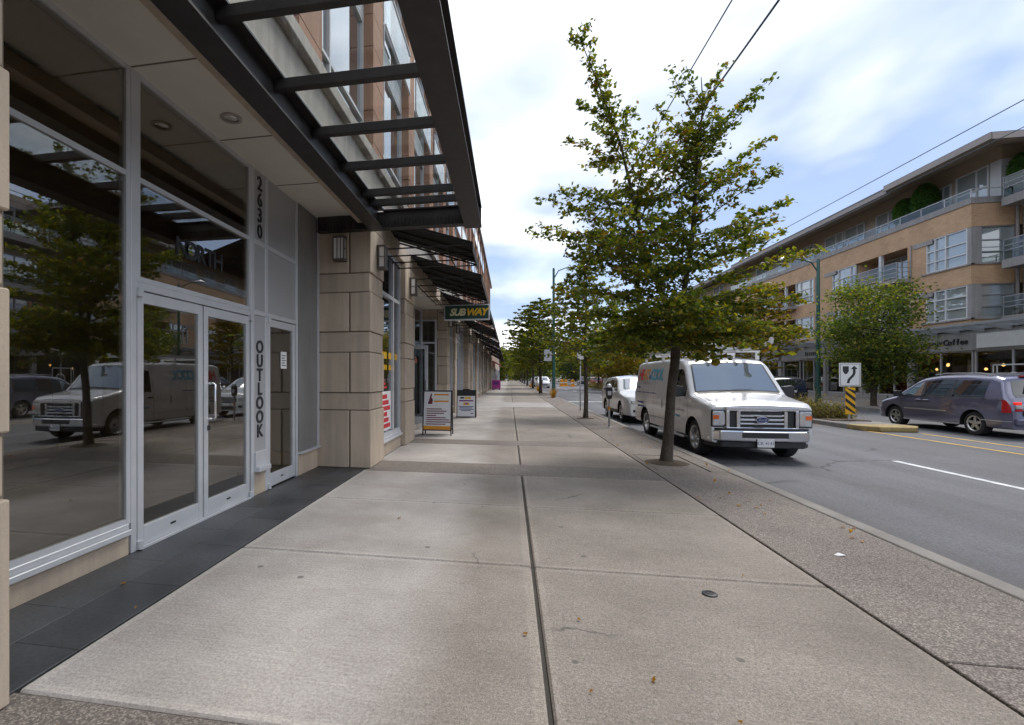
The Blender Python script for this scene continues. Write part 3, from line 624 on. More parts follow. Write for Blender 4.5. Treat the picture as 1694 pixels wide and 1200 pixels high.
awning(8.3, 9.9); awning(11.0, 15.1, ribs=5); awning(15.9, 21.2, ribs=5, zo=3.70); awning(22.4, 28.2, zo=3.65, ribs=5); awning(29.2, 35.5, zo=3.55); awning(36.5, 43, zo=3.5); awning(44, 52, zo=3.45); awning(53, 62, zo=3.4)
# --- upper storeys: terracotta piers, glazed bays
part('upper_wall', M_TAUPE, lambda mb: mb.box(-14, -3.02, -14, 67, 5.2, 14.0)); part('ground_floor_core', M_INT, lambda mb: mb.box(-14,-8.2,-14,67,0,5.2)); part('end_wall', M_STONE, lambda mb: mb.box(-14,-3.3,66.5,67,0,5.2))
piers = [9.0-3.2*7+3.2*k for k in range(25)]
for y0 in piers:
    near = 2 < y0 < 24
    pc = part('pier', M_STONEJ, lambda mb: mb.box(-3.05,-2.52,y0-.33,y0+.33,5.22,13.6))
    nco = 14 if near else 4; hz_ = (13.6-5.25)/nco
    for k in range(nco): MB().box(-3.04,-2.48,y0-.36,y0+.36,5.25+k*hz_+.008,5.25+(k+1)*hz_-.008).build('panel', M_TERRA, pc)
for y0 in piers[:-1]:
    a, b = y0+.38, y0+2.82
    for fl in range(3):
        z0 = 5.25+fl*2.85
        part('spandrel', M_WFRAME if fl else M_CONC, lambda mb: mb.box(-3.03,-2.66,a-.01,b+.01,z0,z0+.45))
        window(LB, FE(-2.74), a, b, z0+.46, z0+2.84, (a+.75,) if y0 < 40 else (), (z0+1.0,), .055, .08, M_WFRAME if fl != 1 else M_ALU, M_WING, 'window')
        if fl and -2 < y0 < 45:
            mbr = part('balcony_rail', M_ALU, lambda mb: mb.box(-2.46,-2.42,a,b,z0+1.38,z0+1.42).box(-2.46,-2.42,a,b,z0+.42,z0+.46)); MB().box(-2.445,-2.435,a+.02,b-.02,z0+.47,z0+1.37).build('glass_panel', M_RAILG, mbr)
part('parapet', M_CONC, lambda mb: mb.box(-3.1,-2.35,-14,67,13.62,13.8).box(-3.1,-2.42,-14,67,13.8,14.1))
# next, lower block down the street
LB2 = thing('shop_building', 'low tan shop building beyond the black awnings, farther down the near pavement', 'building', (-3, 68, 0))
mb = MB().box(-14,-2.5,68,120,0,9.5); mb.build('wall', M_STONE, LB2); MB().box(-14.1,-2.3,67.9,120,9.5,9.8).build('parapet', M_CONC, LB2)
for k in range(10):
    window(LB2, FE(-2.49), 69.5+k*5, 72.8+k*5, 5.6, 7.8, (71+k*5,), (), .08, .05, M_WFRAME, M_WING); window(LB2, FE(-2.49), 69.2+k*5, 73.4+k*5, .3, 3.0, (71.2+k*5,), (), .08, .05, M_ALU, M_WING, 'shop_window')
MB().add([(-2.5,68.5,3.9),(-1.2,68.5,3.2),(-1.2,86,3.2),(-2.5,86,3.9)],[(0,1,2,3)]).build('awning', M_RED, LB2)

# ------------------------------------------------------------------ right building
RX = 24.5
RB = thing('apartment_building', 'four storey buff brick apartment building with coffee shop across the street', 'building', (RX, 31, 0))
def rp_(name, m, f, **k): mb = MB(); f(mb); return mb.build(name, m, RB, **k)
RW = FW(RX)
Y0, Y1 = 30.94, 92
SX = 26.5
rp_('core_wall', M_TAUPE, lambda mb: mb.box(RX+1.4, 45, Y0+.45, Y1, 2.9, 11.17)); rp_('top_storey_wall', M_TAUPE, lambda mb: mb.box(RX+1.4, 45, Y0+.002, Y1-.002, 11.172, 13.98)); rp_('core_wall', M_TAUPE, lambda mb: mb.box(SX+.3, 45, 4, Y0, 2.9, 13.9))
for z0, z1 in ((4.30,4.69),(6.52,7.63),(9.62,10.85)):
    rp_('brick_band', M_BRICK, lambda mb: mb.box(RX, RX+1.4, Y0+.006, Y1, z0, z1).box(RX+.004, SX+.3, Y0, Y0+.4, z0+.001, z1-.001))
rp_('ledge', M_GREYC, lambda mb: mb.box(RX-.06, RX+1.42, Y0-.06, Y1, 10.85, 11.18)); rp_('ledge', M_GREYC, lambda mb: mb.box(RX+.0,SX+.25,Y0-.055,Y0+.0,10.86,11.17))
rp_('window_sill', M_GREYC, lambda mb: mb.box(RX-.07, RX+.1, Y0-.07, 34.1, 7.56, 7.64).box(RX-.07, RX+.1, Y0-.07, 34.1, 4.62, 4.70).box(RX-.068,SX,Y0-.07,Y0+.05,7.561,7.639).box(RX-.068,SX,Y0-.07,Y0+.05,4.621,4.699))
# facade rhythm: (start, end, kind)
segs = []; yq = Y0
segs += [(31.2,33.85,'corner'),(33.85,35.2,'pier'),(35.2,39.85,'balcony'),(39.85,42.4,'win'),(42.4,44.7,'pier'),(44.7,47.25,'win'),(47.25,50.5,'balcony'),(50.5,53,'win'),(53,55.5,'pier'),(55.5,58,'win'),(58,62.5,'balcony'),(62.5,65,'win'),(65,68,'pier'),(68,71,'win'),(71,75,'balcony'),(75,78,'win'),(78,81,'pier'),(81,84,'win'),(84,88,'balcony'),(88,92,'pier')]
for a, b, k in segs:
    for z0, z1 in ((4.69,6.52),(7.63,9.62)):
        if k == 'pier':
            rp_('brick_pier', M_BRICK, lambda mb: mb.box(RX+.004, RX+1.4, a+.002, b-.002, z0, z1)); rp_('downpipe', M_FASCIA, lambda mb: mb.box(RX-.05, RX-.001, b-.35, b-.25, z0, z1))
        elif k == 'balcony':
            rp_('balcony_slab', M_GREYC, lambda mb: mb.box(RX-.75, RX+1.4, a-.25, b+.1, z0-.22, z0+.0), bevel=.01)
            window(RB, FW(RX+1.38), a+.1, b-.1, z0+.02, z1-.05, (a+1.2, a+2.4), (), .08, .06, M_WFRAME, M_BLIND)
            rp_('white_post', M_WFRAME, lambda mb: mb.box(RX+.02, RX+.2, (a+b)/2-.1, (a+b)/2+.1, z0, z1)); rp_('side_brick', M_BRICK, lambda mb: mb.box(RX+.2,RX+1.4,b-.02,b+.0,z0,z1))
            r = rp_('railing', M_GFRAME, lambda mb: [mb.box(RX-.72, RX-.68, a-.22, b+.07, z0+q, z0+q+.04) for q in (.12,.4,.68,1.0)] + [mb.box(RX-.72,RX-.68,a-.22+(b-a+.25)*t/4,a-.18+(b-a+.25)*t/4,z0,z0+1.0) for t in range(5)] + [mb.box(RX-.7,RX+.0,e,e+.04,z0+q,z0+q+.04) for e in (a-.22,b+.03) for q in (.4,.68,1.0)])
            MB().box(RX-.695,RX-.69,a-.2,b+.05,z0+.14,z0+.98).build('glass_panel', M_RAILG, r)
        else:
            g = M_BLIND if z0 > 7 or random.random() < .4 else M_WING
            if k == 'corner':
                window(RB, FW(RX+.12), 31.2, 33.85, z0, z1, (32.55,33.25), (z0+.62,z0+1.25), .075, .1, M_WFRAME, g)
                rp_('corner_post', M_GREYC, lambda mb: mb.box(RX+.02, RX+.45, Y0+.02, 31.2, z0, z1))
                window(RB, FS(Y0+.14), RX+.45, SX+.0, z0, z1, (), (z0+.62,z0+1.25), .06, .1, M_GFRAME, g)
            else:
                window(RB, FW(RX+.12), a, b, z0, z1, (a+.55, b-.7), (z0+.62,z0+1.25), .075, .1, M_WFRAME, g)
            rp_('reveal', M_TAUPE, lambda mb: mb.box(RX+.2, RX+1.4, a, b, z0, z1))
        if k in ('pier',): rp_('concrete_lintel', M_GREYC, lambda mb: mb.box(RX-.03, RX+.0, a-.5, a+.9, z1-.28, z1-.001))
# top storey, set back
TX = RX+1.38
for a, b in ((31.6,33.6),(33.9,35.4),(36.9,37.9),(38.1,39.9),(41.0,43.2),(43.4,45.6),(47,48.8),(50.5,53),(55,57),(59,62),(65,68),(71,74),(78,81)):
    zt = 13.0 if a > 33 else 13.15
    window(RB, FW(TX), a, b, 11.2, zt, (a+(b-a)*.36,), (12.0,), .09, .07, M_WFRAME, M_BLIND)
window(RB, FS(Y0-.002), TX+.55, SX+1.6, 11.2, 13.1, (TX+1.1,), (12.1,), .08, .06, M_WFRAME, M_WING)
rp_('corner_column', M_WFRAME, lambda mb: mb.box(TX-.08, TX+.5, Y0-.05, 31.5, 11.18, 13.15))
r = rp_('terrace_railing', M_WFRAME, lambda mb: [mb.box(RX-.02,RX+.02,Y0+.0,60,11.62,11.66)] + [mb.box(RX-.02,RX+.02,Y0+t*1.6,Y0+t*1.6+.04,11.18,11.63) for t in range(18)] + [mb.box(RX,SX,Y0-.02,Y0+.02,11.621,11.659)])
for t in range(18): MB().box(RX-.004,RX+.004,Y0+t*1.6+.05,Y0+t*1.6+1.59,11.2,11.61).build('glass_panel', M_RAILG, r)
def eave(y0, y1, xo, z, mitre=False):
    w = 9.0; k = .26
    if mitre:
        w = min(w, y1-y0-.05)
        def sheet(t0, t1):
            return lambda mb: mb.add([(xo,y0,z+t0),(xo+w,y0+w,z+k*w+t0),(xo+w,y1,z+k*w+t0),(xo,y1,z+t0),(xo,y0,z+t1),(xo+w,y0+w,z+k*w+t1),(xo+w,y1,z+k*w+t1),(xo,y1,z+t1)], [(0,1,2,3),(4,7,6,5),(0,4,5,1),(1,5,6,2),(2,6,7,3),(3,7,4,0)])
        rp_('roof', M_ROOF, sheet(-.065, 0)); rp_('eave_soffit', M_TAUPE, sheet(-.30, -.07)); rp_('fascia', M_FASCIA, lambda mb: mb.box(xo-.03, xo+.05, y0-.03, y1-.05, z-.36, z-.04)); return
    rp_('eave_soffit', M_TAUPE, lambda mb: mb.prism([(xo+.1,z-.30),(xo+w,z-.30+k*w),(xo+w,z-.07+k*w),(xo+.1,z-.07)], lambda a,b,n:(a,n,b), y0+.05, y1-.05))
    rp_('roof', M_ROOF, lambda mb: mb.prism([(xo,z-.065),(xo+w,z-.065+k*w),(xo+w,z+k*w),(xo,z)], lambda a,b,n:(a,n,b), y0, y1))
    rp_('fascia', M_FASCIA, lambda mb: mb.box(xo+.02, xo+.098, y0+.05, y1-.05, z-.36, z-.04))
    rp_('gutter_board', M_FASCIA, lambda mb: mb.box(xo+.16, xo+.24, y0+.05, y1-.05, z-.44, z-.3))
def hip_end(y0, xo, z):
    w = 9.0; k = .26; xe = xo+26
    def sheet(t0, t1):
        return lambda mb: mb.add([(xo,y0,z+t0),(xe,y0,z+t0),(xe,y0+w,z+k*w+t0),(xo+w,y0+w,z+k*w+t0),(xo,y0,z+t1),(xe,y0,z+t1),(xe,y0+w,z+k*w+t1),(xo+w,y0+w,z+k*w+t1)],
            [(0,1,2,3),(4,7,6,5),(0,4,5,1),(1,5,6,2),(2,6,7,3),(3,7,4,0)])
    rp_('roof', M_ROOF, sheet(-.065, -.001)); rp_('eave_soffit', M_TAUPE, sheet(-.30, -.07))
    rp_('fascia', M_FASCIA, lambda mb: mb.box(xo+.02, xe, y0-.03, y0+.05, z-.36, z-.04))
hip_end(28.3, 23.2, 13.52)
eave(28.3, 35.2, 23.2, 13.52, True); eave(35.2, 57.0, 23.35, 13.45); eave(57.0, 92.5, 23.7, 13.38); eave(3.5, 25.0, 25.6, 13.2)
# set-back wing towards the camera with balconies
for z0, z1 in ((4.69,6.9),(7.63,9.8),(10.9,13.1)):
    for k in range(6):
        a = 30.5-4.4*(k+1); b = a+4.0
        window(RB, FW(SX+.28), a, b, z0+.02, z1, (a+1.3,a+2.6), (), .09, .06, M_GFRAME, M_WING)
        rp_('balcony_slab', M_GREYC, lambda mb: mb.box(SX-1.1, SX+.3, a-.1, b+.3, z0-.45, z0), bevel=.01)
        r = rp_('railing', M_GFRAME, lambda mb: [mb.box(SX-1.08,SX-1.04,a-.08,b+.28,z0+q,z0+q+.04) for q in (.45,.7,1.0)] + [mb.box(SX-1.08,SX-1.04,a+t*1.05,a+t*1.05+.04,z0,z0+1) for t in range(5)] + [mb.box(SX-1.05,SX+.3,b+.22,b+.26,z0+q,z0+q+.04) for q in (.45,.7,1.0)])
        MB().box(SX-1.065,SX-1.06,a,b+.2,z0+.02,z0+.98).build('glass_panel', M_RAILG, r)
rp_('corner_pipe', M_FASCIA, lambda mb: mb.tube([(SX-.1,Y0-.2,0),(SX-.1,Y0-.2,13)],.07,8))
# ground floor: shopfronts, sign fascia, glass canopy
rp_('shop_floor', M_INT, lambda mb: mb.box(RX+.2,33,4,Y1,.0,.03)); rp_('shop_back_wall', M_INTW, lambda mb: mb.box(33,33.2,4,Y1,0,4)); rp_('ceiling', M_INTW, lambda mb: mb.box(RX+.2,33,4,Y1,3.5,3.6))
for q in (4,22,46.5,60,75,91): rp_('party_wall', M_INTW, lambda mb: mb.box(RX+.5,33,q,q+.2,0,3.5))
rp_('sign_fascia', M_GREYC, lambda mb: mb.box(RX+.02, RX+.45, 22, 49.5, 2.95, 4.0)); rp_('sign_fascia', M_GREYC, lambda mb: mb.box(RX+.02,RX+.45,50,Y1,2.95,4.0)); rp_('sign_fascia', M_GREYC, lambda mb: mb.box(RX+.04,RX+.45,4,21.9,2.95,4.0))
for a, b in ((22.2,26.8),(26.9,30.9),(31.0,35.0),(35.1,39.2),(39.4,43.2),(43.4,46.4),(46.8,49.4),(50.2,55),(55.2,60),(61,66),(67,72),(73,79),(80,86),(4.5,9),(9.2,14),(14.2,21.8)):
    rp_('base_wall', M_GREYC, lambda mb: mb.box(RX+.02,RX+.3,a,b,0,.3)); n = int((b-a)/1.35)
    window(RB, FW(RX+.2), a, b, .3, 2.95, [a+(b-a)*t/n for t in range(1,n)], (), .08, .08, M_ALUP, M_SHOPG, 'shop_window')
for q in (26.85,35.05,39.3,43.3,49.7,55.1,60.5,72.5): rp_('shop_pier', M_GREYC, lambda mb: mb.box(RX-.02,RX+.4,q-.15,q+.15,0,2.96))
cn = rp_('canopy', M_GFRAME, lambda mb: mb.box(RX-1.75,RX-1.68,20,49,4.12,4.24).box(RX-.1,RX-.02,20,49,4.05,4.2))
for t in range(21):
    q = 20.2+t*1.42; MB().add([(RX-1.7,q,4.14),(RX-.05,q,3.86),(RX-.05,q,4.04),(RX-1.7,q,4.2),(RX-1.7,q+.06,4.14),(RX-.05,q+.06,3.86),(RX-.05,q+.06,4.04),(RX-1.7,q+.06,4.2)],[(0,1,2,3),(4,7,6,5),(0,4,5,1),(3,2,6,7),(0,3,7,4),(1,5,6,2)]).build('bracket', M_GFRAME, cn)
    if t < 20: MB().box(RX-1.68,RX-.1,q+.07,q+1.41,4.205,4.215).build('glass_pane', M_CANG, cn)
for i, ch in enumerate('Organic'): text(ch, .44, TM((RX-.0, 34.1-i*.215, 3.42), (0,-1,0), (0,0,1)), 'letter', M_LETTER, RB, .02, bold=.008)
for i, ch in enumerate('Coffee'): text(ch, .46, TM((RX-.0, 32.5-i*.25, 3.43), (0,-1,0), (0,0,1)), 'letter', M_LETTER, RB, .02, bold=.008)
sb = rp_('shop_sign', M_WHITE, lambda mb: mb.box(RX-.04,RX+.02,27.5,30.6,3.05,3.8)); sb2 = rp_('shop_sign', M_GREYC, lambda mb: mb.box(RX-.04,RX+.02,41.0,46.3,3.05,3.75))
mb = MB()
for i in range(6): mb.box(RX-.05,RX-.04,45.6-i*.26,45.78-i*.26,3.25,3.55 if i else 3.62)
for i in range(9): mb.box(RX-.05,RX-.04,43.75-i*.2,43.9-i*.2,3.27,3.41)
mb.build('sign_lettering', M_LETTER, sb2)
for y_, x_, z_ in ((34.6,26.2,2.2),(33.2,27,1.95),(31.6,26.5,2.15),(36.3,27.5,2.3),(29.7,26.4,2.35),(37.8,28,2.0),(28.6,27,2.0)):
    rp_('pendant_lamp', E_WARM, lambda mb: mb.lathe([(0,z_-.08),(.07,z_-.03),(.075,z_+.04),(0,z_+.1)],12,origin=(x_,y_,0)), smooth=True); rp_('pendant_cord', M_BLK, lambda mb: mb.tube([(x_,y_,z_+.1),(x_,y_,3.5)],.01,5))
ws = rp_('window_decal', M_WHITE, lambda mb: [mb.box(RX+.11,RX+.115,28.2,29.9,q,q+.06) for q in (1.0,2.1)] + [mb.box(RX+.11,RX+.115,q,q+.06,1.0,2.16) for q in (28.2,29.65,29.85)])
MB().lathe([(.28,0),(.36,0),(.36,.006),(.28,.006),(.28,0)],24,'X',(RX+.11,28.85,1.4)).build('decal_ring', M_WHITE, ws)
for k in range(9): rp_('shelf', M_INTR if k % 2 else M_INTW, lambda mb: mb.box(29.5,30.2,27+k*3.1,28.9+k*3.1,0,1.2+.5*(k%3)))
# planted cedars on the terrace
def foliage(points, lsz, rng, name, m, parent, flat=.5, aspect=.6):
    """one small folded leaf at each point"""
    P = np.array(points, dtype=float); n = len(P)
    a = rng.normal(size=(n,3)); a[:,2] *= flat; a /= np.linalg.norm(a,axis=1)[:,None]+1e-9
    b = rng.normal(size=(n,3)); b[:,2] *= flat; b -= a*(a*b).sum(1)[:,None]; b /= np.linalg.norm(b,axis=1)[:,None]+1e-9
    s = lsz*rng.uniform(.65,1.3,size=(n,1)); c = np.cross(a,b)
    V = np.stack([P-a*s*.5, P+b*s*aspect*.5+c*s*.10, P+a*s*.5, P-b*s*aspect*.5+c*s*.10], axis=1).reshape(-1,3)
    o3 = off(parent); V -= np.array(o3)
    me = bpy.data.meshes.new(name); me.vertices.add(4*n); me.vertices.foreach_set('co', V.ravel())
    F = np.arange(4*n).reshape(n,4); T = np.concatenate([F[:,[0,1,2]],F[:,[0,2,3]]],axis=1).reshape(-1,3)
    me.loops.add(len(T)*3); me.loops.foreach_set('vertex_index', T.ravel().astype(np.int32))
    me.polygons.add(len(T)); me.polygons.foreach_set('loop_start', np.arange(0,len(T)*3,3,dtype=np.int32)); me.update(calc_edges=True)
    me.materials.append(m); o = bpy.data.objects.new(name, me); COL.objects.link(o); o.parent = parent; return o
def cedar(x, y_, z, h, r, label, seed):
    t = thing('potted_cedar', label, 'shrub', (x,y_,z), group='clipped cedars on the roof terrace'); rng = np.random.default_rng(seed)
    MB().lathe([(0,z),(.2,z),(.25,z+.35),(.22,z+.35),(0,z+.33)],12,origin=(x,y_,0)).build('pot', M_BLK, t)
    n = 2600; u = rng.uniform(0,1,n); th = rng.uniform(0,6.283,n); zz2 = u*h
    rad = r*np.sqrt(np.clip(1-(np.abs(u-.38)/.64)**2.4,0,1))*rng.uniform(.72,1.03,n)
    foliage(np.stack([x+rad*np.cos(th), y_+rad*np.sin(th), z+.3+zz2],1), .16, rng, 'foliage', M_CEDAR, t, 1.5, .4)
cedar(25.1, 34.7, 11.18, 1.85, .62, 'largest clipped cedar on the roof terrace, in the middle of the three', 1); cedar(25.1, 36.2, 11.18, 1.45, .6, 'lowest clipped cedar on the roof terrace, beside the white window frames', 2); cedar(26.2, 30.2, 10.9, 1.9, .6, 'clipped cedar on the balcony past the white corner column', 3)

# ------------------------------------------------------------------ trees
def bez(p0, p1, lift, n=6):
    p0, p1 = Vector(p0), Vector(p1); mid = (p0+p1)/2 + Vector((0,0,lift)); out = []
    for i in range(n+1):
        t = i/n; out.append(p0*(1-t)**2 + mid*2*t*(1-t) + p1*t*t)
    return out
def spray(mb, pts, path, rng, n_leaf, twigs, width, start=.25, r0=.014, droop=.1, gap=.0):
    """a branch with side twigs; leaves sit in flat sprays round the twigs"""
    m = len(path); mb.tube(path, [max(.003, r0*(1-i/(m-1)*.85)) for i in range(m)], 5, cap=False)
    def at(t):
        f = t*(m-1); i = min(int(f), m-2); return path[i].lerp(path[i+1], f-i)
    per = max(2, n_leaf//(twigs+1))
    ends = [(path, 1)]
    for k in range(twigs):
        t = start+(1-start)*(k+rng.uniform(.1,.9))/twigs; p = at(t); d = (path[-1]-path[0]).normalized()
        side = Vector((-d.y, d.x, 0)); side = side.normalized() if side.length > .1 else Vector((rng.normal(),rng.normal(),0)).normalized()
        s = 1 if k % 2 else -1; L = width*(1.15-.75*t)*rng.uniform(.6,1.2)
        q = p + (side*s*.9 + d*.55)*L + Vector((0,0,rng.uniform(-droop,droop*.8)*L*2))
        mb.tube([p, (p+q)/2+Vector((0,0,.03)), q], [.005,.004,.002], 4, cap=False)
        for _ in range(per):
            u = rng.uniform(.05,1.1); c = p.lerp(q,u); pts.append((c.x+rng.normal()*.05, c.y+rng.normal()*.05, c.z+rng.normal()*.03))
    for _ in range(per):
        c = at(min(1, start+(1-start)*rng.uniform(0,1.0))); pts.append((c.x+rng.normal()*.04, c.y+rng.normal()*.04, c.z+rng.normal()*.03))

def main_tree():
    X, Yb = 2.72, 9.14; rng = np.random.default_rng(11)
    t = thing('street_tree', 'large leafy street tree with forked top growing beside the white van', 'tree', (X,Yb,0), group='street trees along the near pavement')
    tk = MB(); pts = []
    trunk = [(X,Yb,-.02),(2.715,Yb,.06),(2.74,Yb,.35),(2.77,Yb+.01,.8),(2.80,Yb+.02,1.25),(2.86,Yb+.02,1.75),(2.88,Yb+.02,2.2)]
    tk.tube(trunk, [.15,.108,.09,.08,.075,.077,.078], 14)
    Ll = [Vector(p) for p in [(2.88,9.16,2.15),(2.66,9.1,2.9),(2.34,9.05,3.7),(2.13,9.05,4.7),(1.95,9.08,5.6),(1.62,9.1,6.6),(1.40,9.14,7.25),(1.18,9.16,7.85)]]
    Rl = [Vector(p) for p in [(2.88,9.16,2.15),(3.02,9.25,2.9),(3.17,9.28,3.8),(3.22,9.25,4.7),(3.25,9.22,5.5),(3.33,9.2,6.2),(3.30,9.2,6.75)]]
    tk.tube(Ll, [.055,.045,.036,.028,.021,.015,.01,.004], 8); tk.tube(Rl, [.06,.049,.039,.031,.023,.015,.006], 8)
    def along(L, z):
        for i in range(len(L)-1):
            if L[i].z <= z <= L[i+1].z: return L[i].lerp(L[i+1], (z-L[i].z)/(L[i+1].z-L[i].z))
        return L[0] if z < L[0].z else L[-1]
    # main limbs whose tips give the outline: tip x, tip z, depth offset, side, start height, leaves, twig length
    T = [(.40,4.22,.2,'L',3.5,170,.5),(.60,4.68,-.3,'L',3.9,150,.5),(.62,4.45,.7,'L',3.6,150,.5),(1.0,5.88,.1,'L',5.25,100,.3),(.96,4.98,.3,'L',4.4,150,.45),(1.25,6.55,.15,'L',6.0,70,.22),(1.62,6.3,.5,'L',5.3,90,.3),
         (1.58,6.5,-.3,'L',5.7,70,.25),(2.10,6.4,.2,'L',5.5,80,.25),(1.16,3.55,-.8,'L',3.0,180,.5),(.86,3.2,.5,'L',2.7,200,.55),(1.25,2.55,-.5,'L',2.4,210,.55),(1.5,2.15,.8,'L',2.3,200,.55),(1.75,2.05,-1.0,'L',2.25,210,.5),(2.3,1.95,1.0,'L',2.2,200,.5),
         (2.5,5.45,.4,'L',4.5,110,.35),(2.60,5.0,-.5,'L',4.2,140,.4),(2.45,4.6,.8,'R',4.0,150,.45),(2.62,6.35,.2,'R',5.4,70,.25),(2.72,6.75,-.2,'R',5.8,55,.22),(2.95,6.95,.1,'R',6.3,40,.15),
         (4.36,6.57,.1,'R',5.5,95,.22),(3.72,6.98,.1,'R',6.0,45,.15),(4.0,6.1,-.3,'R',5.2,90,.3),(4.46,5.62,.15,'R',4.7,110,.3),(4.25,5.3,.5,'R',4.5,130,.38),(4.5,4.38,-.2,'R',3.8,170,.45),(4.62,4.0,.3,'R',3.4,190,.45),(4.2,4.8,-.6,'R',4.1,150,.4),
         (4.85,3.5,-.5,'R',2.9,190,.5),(4.65,3.1,.5,'R',2.7,210,.55),(4.45,2.7,-.8,'R',2.5,220,.55),(4.1,2.2,.4,'R',2.3,210,.5),(3.75,2.0,-.9,'R',2.25,200,.5),(3.4,1.85,.8,'R',2.2,200,.5),(3.15,1.72,-1.1,'R',2.15,170,.45)]
    for x, z, dy, sd, zs, nl, w in T:
        L = Ll if sd == 'L' else Rl; p0 = along(L, zs); p1 = Vector((x, Yb+dy, z))
        dl = (p1-p0).length
        spray(tk, pts, bez(p0, p1, .08*dl), rng, int(nl*1.4), max(4, int(dl*6)), w, .2, .007+.005*dl)
    # inner limbs that fill the crown's depth
    for k in range(112):
        z0 = 2.15+3.3*rng.uniform(0,1)**1.5; sd = Ll if rng.random() < .5 else Rl; p0 = along(sd, z0)
        sp = (2.1 if z0 < 3.6 else 2.1-.75*(z0-3.6))*rng.uniform(.5,1); a = rng.uniform(0, 6.283)
        p1 = p0 + Vector((math.cos(a)*sp*.85, math.sin(a)*sp, rng.uniform(.0,.65)-(.4 if z0 < 3 else 0)))
        p1.x = min(max(p1.x,.9),4.6)
        spray(tk, pts, bez(p0, p1, .1), rng, 185 if z0 < 4.2 else 105, 8, .5, .15, .011)
    for L, zlo in ((Ll,3.4),(Rl,3.4)):     # short leafy shoots hugging the leaders
        for k in range(55):
            z0 = rng.uniform(zlo, L[-1].z-.05); p0 = along(L, z0); a = rng.uniform(0,6.283); s = .34*rng.uniform(.4,1)*(1 if z0 < 6 else .7)
            spray(tk, pts, [p0, p0+Vector((math.cos(a)*s*.6, math.sin(a)*s*.6, .1)), p0+Vector((math.cos(a)*s, math.sin(a)*s, .22))], rng, 22, 2, .15, .2, .006)
    tk.build('trunk', M_BARK, t, smooth=True, normals=False)
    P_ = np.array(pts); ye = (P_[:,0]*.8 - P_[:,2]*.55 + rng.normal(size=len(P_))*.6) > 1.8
    foliage(P_[~ye], .092, rng, 'crown', M_LEAF, t, .55, .6); foliage(P_[ye], .092, rng, 'yellowing_lit_crown', M_LEAFY, t, .55, .6)  # lower-right leaves: autumn tint plus yellow backlight put into the leaf colour
    MB().lathe([(.36,-.006),(.30,.012),(.16,.03),(.0,.03)], 18, origin=(X,Yb,0)).build('root_soil', M_SOIL, t, smooth=True)
main_tree()

def layered_tree(x, y_, h, r, seed, label, group, z0=1.7, nb=60, lpb=70, lsz=.12, m=None, trunk_r=.09, taper=.95, base_z=0.0, upsweep=.35, pit=False, name='street_tree', tw=5):
    rng = np.random.default_rng(seed); t = thing(name, label, 'tree', (x,y_,base_z), group=group); tk = MB(); pts = []
    lean = rng.normal(size=2)*.012*h
    def ax(z): f = z/h; return Vector((x+lean[0]*f+.02*math.sin(z*1.7), y_+lean[1]*f, base_z+z))
    zs = [0,.05*h,.15*h,.3*h,.5*h,.7*h,.85*h,h]
    tk.tube([ax(z) for z in zs], [trunk_r*1.3,trunk_r,trunk_r*.92,trunk_r*.8,trunk_r*.55,trunk_r*.33,trunk_r*.18,.006], 8)
    for k in range(nb):
        f = ((k+.5)/nb)**.85; z = z0+(h-z0-.25)*f; a = k*2.4+rng.uniform(-.5,.5)
        prof = (1-f)**taper*.9+.12; prof *= min(1, .45+f*4.5); L = r*prof*rng.uniform(.65,1.2)
        p0 = ax(z); p1 = p0 + Vector((math.cos(a)*L, math.sin(a)*L, L*upsweep*rng.uniform(.2,1.3)))
        spray(tk, pts, bez(p0,p1,.06*L,4), rng, int(lpb*(.35+L/r)), max(3,tw if L > .5*r else tw-2), .42*L+.06, .15, .006+.008*L)
    tk.build('trunk', M_BARK, t, smooth=True, normals=False); foliage(pts, lsz, rng, 'crown', m or M_LEAF, t, .6, .65)
    if pit: MB().lathe([(.34,-.006),(.28,.01),(.0,.02)], 14, origin=(x,y_,0)).build('root_soil', M_SOIL, t)
    return t
def blob_tree(x, y_, h, r, seed, label, group, zc=.5, n=9000, lsz=.17, m=None, base_z=0, trunk_r=.1, name='street_tree', squash=1.0, skirt=.8):
    """broad crown built from many leafy clumps round forking limbs"""
    rng = np.random.default_rng(seed); t = thing(name, label, 'tree', (x,y_,base_z), group=group); tk = MB(); pts = []
    top = base_z+h; tk.tube([(x,y_,base_z),(x,y_,base_z+h*.2),(x+.05,y_,base_z+h*.45),(x,y_+.05,base_z+h*.8)], [trunk_r*1.2,trunk_r,trunk_r*.7,.02], 8)
    nc = 120
    for k in range(nc):
        th = rng.uniform(0,6.283); u = rng.uniform(0,1); zz2 = skirt+(h-skirt)*u
        rr = r*math.sqrt(max(0.02,1-((u-zc)/max(zc,1-zc)*.98)**2))*rng.uniform(.45,1.0)*rng.uniform(.85,1.12)
        c = Vector((x+rr*math.cos(th), y_+rr*math.sin(th), base_z+zz2*squash)); p0 = Vector((x,y_,base_z+max(.25*h, zz2*.65)))
        tk.tube([p0,(p0+c)/2+Vector((0,0,.1)),c], [.03,.018,.006], 4, cap=False)
        cs = r*rng.uniform(.16,.30); q = rng.normal(size=(n//nc,3))*np.array([cs,cs,cs*.55])+np.array(c); pts += q.tolist()
    tk.build('trunk', M_BARK, t, smooth=True, normals=False); foliage(pts, lsz, rng, 'crown', m or M_LEAFG, t, .8, .65); return t
GN = 'street trees along the near pavement'; GF = 'street trees along the far pavement'
layered_tree(2.73, 18.43, 6.1, 2.5, 21, 'slender sparse street tree behind the parking meter', GN, 1.75, 90, 105, .12, M_LEAF, trunk_r=.08, pit=True, upsweep=.25)
layered_tree(2.8, 45.7, 8.6, 4.3, 22, 'dense dark street tree just beyond the green lamp post', GN, 1.9, 95, 170, .2, trunk_r=.14, taper=.6, pit=True)
